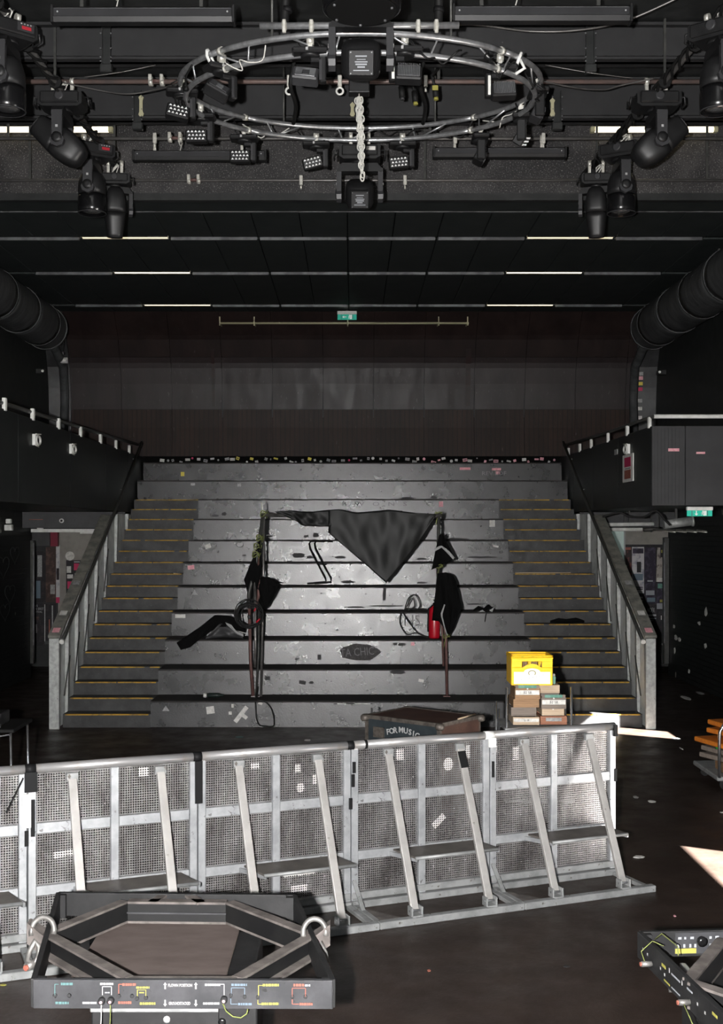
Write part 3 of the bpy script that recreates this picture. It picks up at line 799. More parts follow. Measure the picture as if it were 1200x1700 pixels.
# emergency exit signs
def exit_sign(loc, wd, h, arrow, lab):
    t = thing('exit_sign', lab, 'exit sign', loc, 0, 'green exit signs')
    MB().cbox(-wd/2, wd/2, 0, .06, h*.62, h, .006).build('housing', 'white_paint', t)
    g = MB().cbox(-wd/2+.004, wd/2-.004, .02, .04, 0, h*.63, .003).build('panel', 'sign_green', t)
    z = h * .32; a = MB()
    if arrow == 'down':
        x = -wd*.13
        a.box(x-.006, x+.006, .017, .02, z-.01, z+h*.25).prism([(x-.025, .017, z-.005), (x+.025, .017, z-.005), (x, .017, z-h*.26)], (0, .003, 0))
    else:
        x = -wd*.15
        a.box(x-.005, x+.045, .017, .02, z-.006, z+.006).prism([(x, .017, z+.025), (x, .017, z-.025), (x-.035, .017, z)], (0, .003, 0))
    a.build('arrow', 'sign_white', g)
    x = wd*.12; m = MB()
    m.box(x+.012, x+.05, .017, .0195, z-h*.25, z+h*.25)                                            # the doorway
    m.build('door_symbol', 'sign_white', g)
    m = MB(Matrix.Translation((x, .016, z + h*.2)) @ Matrix.Rotation(PI/2, 4, 'X')).lathe([(.010, 0), (.010, .002)], 10)
    m.M = Matrix.Identity(4)
    m.bar((x+.002, .0165, z+h*.14), (x-.004, .0165, z-h*.06), .004, .016, (1,0,0)).bar((x-.004, .0165, z-h*.04), (x+.014, .0165, z-h*.24), .004, .009, (1,0,0))
    m.bar((x-.004, .0165, z-h*.04), (x-.02, .0165, z-h*.2), .004, .009, (1,0,0)).bar((x, .0165, z+h*.1), (x-.024, .0165, z+.0), .004, .007, (1,0,0)).bar((x, .0165, z+h*.1), (x+.02, .0165, z+h*.0), .004, .007, (1,0,0))
    m.build('running_figure', 'sign_white', g)
    for e in (-1, 1):
        MB().box(e*wd*.3-.005, e*wd*.3+.005, .017, .02, h*.04, h*.6).build('print_line', 'print_teal', g)
    return t
Y = 22.9
t = exit_sign(P(576, 530.5, Y), .37, .165, 'left', 'green exit sign hung at the centre of the back wall')
MB().box(-.02, .02, .02, .04, .16, ZC - t.location.z).build('hanger', 'black_paint', t)
Y = 16.2
t = exit_sign(P(1163.5, 857, Y), .35, .128, 'down', 'green exit sign with down arrow under the right balcony front')
MB().cbox(-.15, .15, .07, .10, .05, .14, .004).build('hanger', 'black_paint', t)
t.location.y = 16.24

# ---------------------------------------------------------------- passages under the balconies
w = struct('wall_passage', 'back wall of the passages under the balconies')
MB().box(-9.4, -4.13, 24.2, 24.35, 0, 3.2).build('black_wall', 'black_wall', w)
MB().box(4.13, 9.4, 24.2, 24.35, 0, 3.2).build('black_wall', 'black_wall', w)
MB().box(-4.13, 4.13, 24.2, 24.35, 0, 3.2).build('under_tier_wall', 'black_wall', w)
def wall_rect(x0, y0, x1, y1, Y, d=.02):
    a = P(x0, y1, Y); b_ = P(x1, y0, Y); return a.x, b_.x, Y - d, Y, a.z, b_.z
MB().box(*wall_rect(97, 880, 160, 1050, 24.2, .03)).build('plaster', 'plaster', w)
MB().box(*wall_rect(1030, 880, 1112, 908, 24.2, .03)).build('plaster', 'plaster', w)
# header beams
MB().box(-6.0, -4.13, 21.9, 22.1, 2.78, 3.07).build('header', 'header_grey', w)
MB().box(4.13, 6.0, 22.3, 22.5, 2.80, 3.07).build('header', 'header_grey', w)
MB().box(-5.98, -4.2, 22.4, 22.5, 2.70, 2.76).build('cable_tray', 'white_paint', w)
MB().box(-5.2, -4.2, 23.0, 23.08, 2.67, 2.74).build('cable_tray', 'white_paint', w)
for x0, x1, y0, y1, mt in ((46, 85, 884, 906, 'header_grey'), (86, 98, 883, 907, 'maroon'), (64, 72, 876, 882, 'white_paint')):
    MB().box(*wall_rect(x0, y0, x1, y1, 23.9, .12)).build('box_section', mt, w)
# door jambs at the ends of the side walls
t = struct('trim_3', 'worn steel door jamb at the end of the left wall'); MB().cbox(-6.0, -5.93, 22.42, 22.52, .25, 2.55, .01).build('jamb', 'dark_rail', t)
MB().box(-5.94, -5.92, 22.40, 22.43, .6, 2.5).build('edge', 'slot_metal', t)
t = struct('trim_4', 'worn steel door jamb at the end of the right wall'); MB().cbox(5.90, 6.0, 22.82, 22.94, .2, 2.6, .01).build('jamb', 'dark_rail', t)
MB().box(5.89, 5.91, 22.80, 22.83, .6, 2.5).build('edge', 'slot_metal', t)
# pale door edge on the right
d = struct('door_2', 'pale green door edge with an added glow behind the right balustrade')
MB().box(*wall_rect(1014, 882, 1035, 1090, 24.17, .05)).build('leaf', 'pane_pale', d)
MB().box(*wall_rect(1035, 882, 1037, 1090, 24.15, .06)).build('edge', 'grey_trim', d)

def poster(x0, y0, x1, y1, Y, mt, lab, texts=(), patches=(), tilt=0):
    a = P(x0, y1, Y); b_ = P(x1, y0, Y); wd = b_.x - a.x; h = b_.z - a.z
    t = thing('poster', lab, 'poster', ((a.x + b_.x) / 2, Y, a.z), 0, 'gig posters in the passages')
    MB(Matrix.Rotation(R(tilt), 4, 'Y')).box(-wd/2, wd/2, -.002, .006, 0, h).build('sheet', mt, t)
    for (s, fx, fy, sz, wf, m_) in texts:
        text(s, sz * h, (-wd/2 + wd*fx, -.004, h*fy), (1,0,0), (0,0,1), m_, t, 'print', width=wd*wf)
    for (fx0, fy0, fx1, fy1, m_) in patches:
        MB().box(-wd/2 + wd*fx0, -wd/2 + wd*fx1, -.0035, -.001, h*fy0, h*fy1).build('print', m_, t)
    return t
# board the right-hand posters are pasted on
o = MB().box(*wall_rect(1028, 904, 1110, 1102, 24.16, .02)).build('poster_board', 'poster_dark'); tag(o, 'black board pasted with posters in the right passage', 'board')
YR = 24.13
poster(1030, 908, 1048, 968, YR, 'poster_red', 'red and black poster at the left end of the right board', patches=[(.05,.92,.95,.99,'print_red'), (.2,.6,.4,.8,'print_red'), (.3,.3,.6,.5,'insert_green')])
poster(1049, 908, 1069, 985, YR-.01, 'poster_white', 'tall white band poster on the right board', patches=[(.05,.86,.95,.97,'poster_violet'), (.4,.45,.75,.68,'gum'), (.1,.28,.9,.42,'print_blue'), (.1,.12,.9,.14,'gum'), (.15,.08,.9,.1,'gum')])
poster(1070, 909, 1088, 990, YR, 'poster_violet', 'dark violet poster in the middle of the right board', patches=[(.25,.30,.75,.33,'print_grey'), (.1,.02,.9,.12,'print_grey')])
poster(1089, 909, 1103, 966, YR-.01, 'poster_cream', 'torn cream poster near the right door jamb', patches=[(.1,.0,.9,.12,'paper')], tilt=2)
poster(1096, 909, 1107, 925, YR-.015, 'poster_dark', 'small black poster with yellow print by the jamb', patches=[(.1,.45,.9,.75,'print_yellow')])
poster(1054, 988, 1068, 1006, YR, 'poster_dark', 'small black flyer with white lines under the white poster', patches=[(.1,.7,.9,.85,'print_white'), (.1,.4,.9,.55,'print_white'), (.1,.15,.7,.25,'print_grey')])
poster(1071, 1004, 1090, 1046, YR, 'poster_dark', 'black poster lettered NOFX low on the right board', texts=[('NOFX', .5, .78, .26, .62, 'print_white')], patches=[(.05,.55,.95,.62,'print_white'), (.1,.44,.95,.48,'print_grey'), (.3,.36,.7,.38,'print_grey')])
poster(1090, 968, 1107, 1011, YR, 'poster_violet', 'dark teal poster with a pale foot strip beside the jamb', patches=[(.0,.0,.95,.22,'print_grey'), (.3,.26,.6,.36,'print_yellow'), (.1,.8,.9,.98,'insert_green')])
poster(1072, 988, 1089, 1002, YR-.004, 'poster_violet', 'narrow grey-blue flyer above the black lettered poster', patches=[(.1,.2,.9,.7,'print_blue')])
poster(1094, 1015, 1108, 1085, YR, 'poster_dark', 'peeling black poster low beside the right jamb', patches=[(.2,.8,.3,.9,'paper'), (.5,.55,.6,.6,'paper'), (.3,.2,.4,.24,'paper')])
poster(1073, 1048, 1091, 1086, YR, 'poster_brown', 'dark brown poster at the foot of the right board', patches=[(.2,.6,.6,.63,'print_grey')])
YL = 24.1
poster(51, 915, 76, 1000, YL, 'poster_dark', 'black poster with pale figures on the left passage wall', patches=[(.45,.50,.75,.92,'grey_paper'), (.35,.08,.65,.42,'print_blue'), (.0,.05,.06,.95,'paper')])
poster(76, 908, 95, 1000, YL, 'poster_brown', 'dark brown poster beside the left passage plaster', patches=[(.4,.15,.8,.32,'grey_paper')])
poster(93, 905, 99, 1001, YL-.01, 'poster_white', 'narrow torn white and red poster strip in the left passage', patches=[(.0,.0,1,.10,'magenta_paper'), (.1,.4,.9,.6,'poster_dark')])
poster(50, 1001, 75, 1072, YL, 'poster_dark', 'black poster with slanted white lettering low in the left passage', texts=[('DAS', .28, .93, .07, .45, 'print_white'), ('KEIN ERST', .5, .86, .08, .8, 'print_white'), ('FESTIVAL', .5, .79, .06, .6, 'print_white')], patches=[(.3,.6,.6,.68,'poster_brown'), (.25,.3,.45,.5,'grey_paper')])
poster(74, 1002, 94, 1068, YL-.006, 'poster_dark', 'dark poster with a bright orange streak in the left passage', patches=[(.35,.15,.45,.6,'print_red'), (.0,.03,.05,.98,'paper'), (.6,.4,.7,.95,'grey_paper'), (.0,-.02,.9,.06,'header_grey')])
# noticeboard with cards
a = wall_rect(110, 930, 134, 985, 24.14, .03)
t = thing('notice_board', 'black pinboard of pink and white cards on pale plaster', 'board', ((a[0]+a[1])/2, 24.12, a[4]))
wd, h = a[1]-a[0], a[5]-a[4]
MB().cbox(-wd/2, wd/2, 0, .03, 0, h, .004).build('board', 'poster_dark', t)
for (fx, fz, fw, fh, mt) in ((.05,.62,.3,.2,'paper'), (.55,.70,.35,.2,'magenta_paper'), (.08,.45,.4,.12,'paper'), (.1,.14,.35,.22,'magenta_paper'), (.12,.0,.2,.1,'insert_green'), (.6,.35,.3,.25,'paper'), (.55,.93,.4,.04,'print_grey')):
    MB().box(-wd/2+wd*fx, -wd/2+wd*(fx+fw), -.006, 0, h*fz, h*(fz+fh)).build('card', mt, t)
t = thing('round_sign', 'round white sign above the pinboard', 'sign', P(116, 923, 24.12))
MB(Matrix.Rotation(PI/2, 4, 'X')).lathe([(.09, -.02), (.092, 0), (.088, .012)], 24).build('disc', 'paper', t)
MB().bar((-.05, -.014, -.01), (.05, -.014, .012), .004, .02, (0,1,0)).build('print', 'grey_paper', t)
t = thing('round_sign', 'small round white sign on the grey header over the left passage', 'sign', P(102, 864.5, 21.88))
MB(Matrix.Rotation(PI/2, 4, 'X')).lathe([(.040, -.02), (.04, .004)], 20).build('disc', 'paper', t)
MB(Matrix.Rotation(PI/2, 4, 'X')).lathe([(.022, .004), (.022, .006)], 14).build('print', 'gum', t)
o = MB().tube([P(48, 862.5, 21.88), P(71, 862.5, 21.88)], .006, 6).build('red_rod', 'print_red'); tag(o, 'thin red rod on the grey header over the left passage', 'rod')
# pipes under the right balcony
t = thing('ceiling_pipe', 'short silver duct stub under the right balcony', 'pipe', P(1122, 867, 19.6)); MB().tube([(-.2, 0, -.04), (.26, 0, .02)], .075, 14).build('pipe', 'galvanised', t); MB().tube([(.25,0,.02),(.28,0,.022)], .09, 14).build('flange', 'galvanised', t)
MB().box(-.02, .02, -.01, .01, .06, 3.09 - t.location.z).build('hanger', 'dark_rail', t)
for i, (x0, y0, x1, y1, Y, lab) in enumerate(((1004, 871, 1085, 870, 21.8, 'upper white conduit over the right passage'), (1008, 879, 1066, 879, 21.9, 'lower white conduit over the right passage'), (1068, 880, 1095, 877, 21.9, 'short grey conduit next to the lower white conduit'))):
    a = P(x0, y0, Y); b_ = P(x1, y1, Y)
    t = thing('conduit', lab, 'pipe', a, 0, 'conduits over the right passage')
    MB().tube([(0,0,0), tuple(b_-a)], .034, 10).build('pipe', 'white_paint' if i < 2 else 'pipe_metal', t)
    MB().box((b_-a).x*.5-.012, (b_-a).x*.5+.012, -.01, .04, -.036, 3.09 - a.z).build('clip', 'dark_rail', t)
def cable(name, pts, r, mt, lab, cat='cable', group=None, n=6, smooth=6):
    pts = [Vector(p) for p in pts]; out = []
    for i in range(len(pts) - 1):
        p0 = pts[max(i-1, 0)]; p1 = pts[i]; p2 = pts[i+1]; p3 = pts[min(i+2, len(pts)-1)]
        for k in range(smooth):
            u = k / smooth
            out.append(.5 * ((2*p1) + (p2-p0)*u + (2*p0-5*p1+4*p2-p3)*u*u + (3*p1-p0-3*p2+p3)*u**3))
    out.append(pts[-1])
    o = MB().tube(out, r, n).build(name, mt); return tag(o, lab, cat, group)
cable('hanging_cable', [P(1000,858,18), P(1028,851,18), P(1045,858,18), P(1070,858,18), P(1088,848,18), P(1105,865,18), P(1112,872,18)], .016, 'cable', 'black cable sagging under the right balcony')
a = P(1088, 880, 20.6)
t = thing('hanging_rack', 'rack of thin slanting metal rods under the right balcony', 'rack', a)
for i in range(6):
    x = i * .175
    MB().tube([(x, 0, 0), (x + .24, -.4, -.04)], .008, 6).build('rod', 'clamp_metal', t)
MB().tube([(-.05, 0, .01), (1.0, 0, .01)], .012, 6).build('crossbar', 'dark_rail', t)
for x in (.05, .85): MB().tube([(x, 0, .01), (x, 0, 3.09 - a.z)], .008, 6).build('hanger', 'dark_rail', t)
o = thing('wall_light', 'white bracket fittings high on the left passage wall', 'fitting', P(24, 876, 20.8)); o.location.x = -5.93
MB().cbox(-.05, .08, -.12, .0, -.05, .05, .01).cbox(-.03, .06, -.10, -.02, .07, .15, .01).build('box', 'white_paint', o); MB().cbox(-.05, .05, -.8, -.6, -.09, -.03, .01).build('socket', 'grey_paper', o)
# chalk hearts and peeled paint on the passage walls
hearts = struct('trim_5', 'chalk heart outlines on the left passage wall')
for (px, py, s_) in ((6, 940, 1.0), (17, 985, .9), (25, 920, .8), (9, 1015, .8)):
    Y = 5.99 * F / (VX - px); c0 = P(px, py, Y)
    pts = []
    for k in range(24):
        a = 2*PI*k/24; pts.append((-5.992, c0.y + 16*math.sin(a)**3*.022*s_, c0.z + (13*math.cos(a)-5*math.cos(2*a)-2*math.cos(3*a)-math.cos(4*a))*.013*s_))
    MB().tube(pts, .006, 4, True).build('chalk_heart', 'balcony_grey', hearts)
for (px, py, w_, h_) in ((1118, 1040, 3, 8), (1121, 1058, 4, 10), (1127, 1062, 3, 8), (1171, 1016, 3, 20), (1160, 1035, 3, 8), (1170, 1072, 3, 10), (1119, 1080, 2, 12), (1143, 1115, 2, 9), (1107, 1124, 8, 4)):
    Y = 5.99 * F / (px - VX); c0 = P(px, py, Y); wv = w_*.03; hv = h_*Y/F/2
    n = 9; pts = [(5.994, c0.y + math.cos(2*PI*k/n)*wv*random.uniform(.5,1.2), c0.z + math.sin(2*PI*k/n)*hv*random.uniform(.6,1.1)) for k in range(n)]
    MB().prism(pts, (.006, 0, 0)).build('peeled_patch', 'white_paint', bpy.data.objects['wall_right'])
# ================================================================== OVERHEAD RIGGING
def across(name, y, z, r, mt, lab):
    t = thing(name, lab, 'pipe', (-5.98, y, z), 0, 'rigging pipes across the hall')
    MB().tube([(0,0,0), (11.96,0,0)], r, 10).build('pipe', mt, t)
    for x in (-4.0, 0.9, 4.4):
        if y < 13: MB().bar((x+5.98, 0, 0), (x+5.98, 0, 7.56 - z), .03, .012).build('hanger', 'dark_rail', t)
        else: MB().bar((x+5.98, 0, 0), (x+5.98, 0, H9 - z), .03, .012).build('hanger', 'dark_rail', t)
    return t
PZ = {1: (12.6, 7.43), 2: (14.0, 7.29), 3: (14.95, 7.08)}
across('rigging_pipe', 10.3, 7.46, .024, 'pipe_brown', 'rigging pipe above the two upper light bars')
across('rigging_pipe', 12.6, 7.43, .025, 'pipe_brown', 'reddish rigging pipe passing behind the ring truss')
across('rigging_pipe', 14.0, 7.29, .020, 'pipe_metal', 'grey rigging pipe carrying the two lower light bars')
across('rigging_pipe', 14.95, 7.08, .018, 'pipe_metal', 'thin rigging pipe in front of the speckled bulkhead')
# lengthwise bars wrapped in cables
BAR = {-1: (Vector((-3.22, 9.4, 7.46)), Vector((-2.84, 15.15, 7.15))), 1: (Vector((3.46, 9.4, 7.46)), Vector((2.90, 15.15, 7.15)))}
def bar_at(sg, y):
    a, b_ = BAR[sg]; return a + (b_ - a) * ((y - a.y) / (b_.y - a.y))
for sg, nm in ((-1, 'left'), (1, 'right')):
    a, b_ = BAR[sg]
    t = thing('lighting_bar', 'cable-wrapped bar running back above the %s row of spotlights' % nm, 'bar', a, 0, 'lengthwise lighting bars')
    MB().tube([(0,0,0), tuple(b_-a)], .026, 8).build('pipe', 'pipe_metal', t)
    d = b_ - a
    for k in range(3):
        pts = []
        for i in range(70):
            u = i / 69; an = u * 60 + k * 2.1
            pts.append(d * u + Vector((math.cos(an) * .045, 0, math.sin(an) * .045 + .01)))
        MB().tube(pts, .016, 5).build('cable', 'cable', t)
    for i in range(7):
        u = (i + .5) / 7
        MB().tube([d * u - Vector((0,.02,0)), d * u + Vector((0,.02,0))], .068, 8).build('tape_wrap', 'rubber', t)
    for u in (.1, .5, .9):
        q_ = d * u; MB().bar(q_, q_ + Vector((0, 0, H9 - (a + q_).z)), .025, .02).build('hanger', 'dark_rail', t)

# hangers bolted under the beams
def hanger(px, y0, y1, Y, lab):
    p = P(px, y1, Y); top = P(px, y0, Y)
    t = thing('beam_hanger', lab, 'bracket', p, 0, 'bolted hangers on the beams')
    h = top.z - p.z
    MB().box(-.045, -.035, -.01, .03, 0, h).box(.035, .045, -.01, .03, 0, h).box(-.045, .045, .02, .03, 0, h).build('strap', 'black_paint', t)
    MB().cbox(-.06, .06, -.03, .06, -.05, .03, .008).build('shoe', 'black_paint', t)
    b = MB()
    for z in (.06, .1, h*.45, h-.08):
        for e in (-1, 1): b.tube([(e*.052, -.02, z), (e*.052, 0, z)], .008, 6)
    b.build('bolts', 'slot_metal', t)
hanger(176, 43, 112, 12.2, 'bolted black hanger on the near beam, left')
hanger(980, 43, 112, 12.2, 'bolted black hanger on the near beam, right')
hanger(228, 150, 208, 13.7, 'bolted black hanger on the far beam, left')
hanger(925, 150, 208, 13.7, 'bolted black hanger on the far beam, right')
def strap(px, y0, y1, Y, lab):
    p = P(px, y1, Y); h = P(px, y0, Y).z - p.z
    t = thing('cable_bracket', lab, 'bracket', p, 0, 'pale flat brackets')
    MB().prism([(-.02,0,.03),(-.03,0,0),(-.015,0,-.02),(.02,0,-.02),(.03,0,.01),(.018,0,.04),(.018,0,h-.04),(.03,0,h-.01),(0,0,h+.02),(-.03,0,h-.01),(-.018,0,h-.04)], (0,.02,0)).build('plate', 'yellow_cream', t)
strap(234, 160, 190, 13.68, 'pale spanner-shaped bracket on the far beam, left')
strap(917, 165, 190, 13.68, 'pale spanner-shaped bracket on the far beam, right')
strap(585, 172, 190, 13.68, 'pale bracket on the far beam behind the chain')

def coupler(px, k, lab, w_=.045):
    Y, z = PZ[k]; x = (px - VX) * Y / F
    t = thing('pipe_coupler', lab, 'clamp', (x, Y, z), 0, 'pale couplers on the pipes')
    r0 = .034
    for e in (-1, 1):
        cx = e * .06
        MB().tube([(cx - .022, 0, 0), (cx + .022, 0, 0)], r0 + .014, 14).build('half_coupler', 'clamp_metal', t)
        MB().cbox(cx-.018, cx+.018, -.075, -.03, -.015, .055, .004).build('nut', 'clamp_metal', t)
    MB().tube([(-.05, -.02, 0), (.05, -.02, 0)], .02, 8).build('link', 'pole_rust', t)
coupler(260, 1, 'pale double coupler on the reddish pipe left of the ring')
coupler(291, 2, 'pale double coupler on the grey pipe beside the LED heads')
coupler(322, 3, 'pale double coupler on the thin pipe, left')
def hookclamp(px, k, lab, eye=False):
    Y, z = PZ[k]; x = (px - VX) * Y / F
    t = thing('pipe_clamp', lab, 'clamp', (x, Y, z), 0, 'hook clamps on the pipes')
    MB().tube([(0, math.cos(a*PI/6+PI/3)*.045, math.sin(a*PI/6+PI/3)*.045) for a in range(10)], .013, 6).build('hook', 'clamp_metal', t)
    MB().cbox(-.022, .022, -.06, -.03, -.07, .05, .006).build('plate', 'clamp_metal', t)
    if eye: MB().tube([(math.cos(a*PI/7)*.035, -.03, -.11+math.sin(a*PI/7)*.035) for a in range(14)], .011, 6, True).build('eye', 'white_paint', t)
    else: MB().tube([(0, -.045, -.07), (0, -.045, -.12)], .012, 6).build('bolt', 'clamp_metal', t)
hookclamp(564, 1, 'clamp with a round eye on the reddish pipe beside the near spotlight', True)
hookclamp(480, 1, 'clamp on the reddish pipe behind the strobe head', True)
hookclamp(706, 1, 'clamp on the reddish pipe right of the near spotlight')
hookclamp(258, 2, 'clamp above the left end of the lower left light bar')
hookclamp(755, 2, 'clamp above the left part of the lower right light bar')
hookclamp(901, 2, 'clamp above the right end of the lower right light bar')
hookclamp(500, 3, 'clamp on the thin pipe left of the far spotlight')
hookclamp(672, 3, 'clamp on the thin pipe right of the far spotlight')

# ---- ring truss
RC = Vector((P(598, 0, 11.6).x, 11.6, 7.0)); RR = 1.717; TILT = math.atan(.36/3.44)
ringM = Matrix.Translation(RC) @ Matrix.Rotation(TILT, 4, 'X')
def ring_pt(a, dr=0, dz=0):
    return ringM @ Vector(((RR + dr) * math.cos(a), (RR + dr) * math.sin(a), dz))
t = thing('ring_truss', 'circular silver lighting truss hung under the ceiling', 'truss', RC)
t.rotation_euler = (TILT, 0, 0)
n = 72
cA = lambda a, r=RR: (r*math.cos(a), r*math.sin(a), 0)
cB = lambda a, r=RR-.05: (r*math.cos(a), r*math.sin(a), -.14)
for q_ in range(4):
    a0 = q_ * PI/2 + PI/4
    seg = [a0 + PI/2 * i / 18 for i in range(19)]
    MB().tube([cA(a) for a in seg], .026, 10).build('upper_chord', 'truss_metal', t)
    MB().tube([cB(a) for a in seg], .025, 10).build('lower_chord', 'truss_metal', t)
    MB().tube([cA(a0 - .012), cA(a0 + .012)], .034, 10).build('joint', 'clamp_metal', t)
    MB().tube([cB(a0 - .012), cB(a0 + .012)], .034, 10).build('joint', 'clamp_metal', t)
for k in range(13):
    a = 2*PI*k/13
    MB().tube([cA(a), cB(a + .20)], .009, 6).build('lacing', 'truss_metal', t)
    MB().tube([cB(a + .20), cB(a + .23), cA(a + .26)], .009, 6).build('lacing', 'truss_metal', t)
Minv = ringM.inverted()
for k, a in enumerate((PI*1.5 - .45, PI*1.5 + .45, PI*.5 - .5, PI*.5 + .5)):
    p = ring_pt(a); top = Vector((p.x, p.y, 7.9))
    MB().tube([Minv @ p, Minv @ top], .012, 6).build('drop_wire', 'dark_rail', t)
# white slings tied at the sides
for a in (PI, 0.02, PI*1.22, -PI*.2):
    MB().tube([Vector(cA(a)) + Vector((math.cos(a+k)*.02, math.sin(k*.9)*.05, math.cos(k*.9)*.055-.01)) for k in range(7)], .014, 6, True).build('sling', 'white_tape', t)
    MB().tube([Vector(cA(a)), Vector(cA(a)) + Vector((.05, 0, -.09)), Vector(cB(a))], .016, 6).build('sling', 'white_tape', t)

# straight tube clamped on the near side of the ring
a_ = P(431, 43, 9.9); b_ = P(762, 42, 9.9)
t = thing('scaffold_tube', 'short straight silver tube above the near side of the ring', 'tube', a_)
MB().tube([(0,0,0), tuple(b_-a_)], .027, 12).build('tube', 'truss_metal', t)
for px in (472, 517, 694, 724):
    x = (px - 431) * 9.9 / F
    MB().tube([(x-.02, 0, 0), (x+.02, 0, 0)], .036, 10).cbox(x-.016, x+.016, -.045, -.02, -.07, .04, .006).build('swivel_clamp', 'clamp_metal', t)
for px in (472, 724):
    x = (px - 431) * 9.9 / F
    MB().tube([(x + (.02 if px > 600 else 0), .02, .03), (x + .03, .02, .6), (x + .02, .02, H9 - a_.z)], .036, 8).build('wrapped_hanger', 'rubber', t)
    for z in (.12, .3, .5): MB().tube([(x+.02, .02, z), (x+.025, .02, z+.04)], .045, 8).build('tape_wrap', 'black_tape', t)

# round black housing at the top edge of the view
t = thing('speaker_pod', 'round black housing hanging at the top centre above the near spotlight', 'housing', (.068, 9.0, 6.62))
MB().lathe([(.275, 0), (.292, .012), (.295, .05), (.29, .30), (.20, .42), (.05, .45)], 32).build('shell', 'black_gloss', t)
MB().lathe([(.26, -.006), (.262, .004)], 32).build('base_plate', 'rubber', t)
for a in (-2.6, -.3, .7, 1.6, 2.5):
    MB(Matrix.Translation((math.cos(a)*.235, math.sin(a)*.235, -.012))).lathe([(.010, -.006), (.012, .008)], 8).build('screw', 'slot_metal', t)
MB().tube([(0,0,.44), (0,0,H9-6.62)], .02, 8).build('stem', 'dark_rail', t)
MB().tube([(-.26, -.05, .05), (-.285, -.08, .30), (-.25, -.02, .6)], .005, 5).build('yellow_cord', 'print_yellow', t)

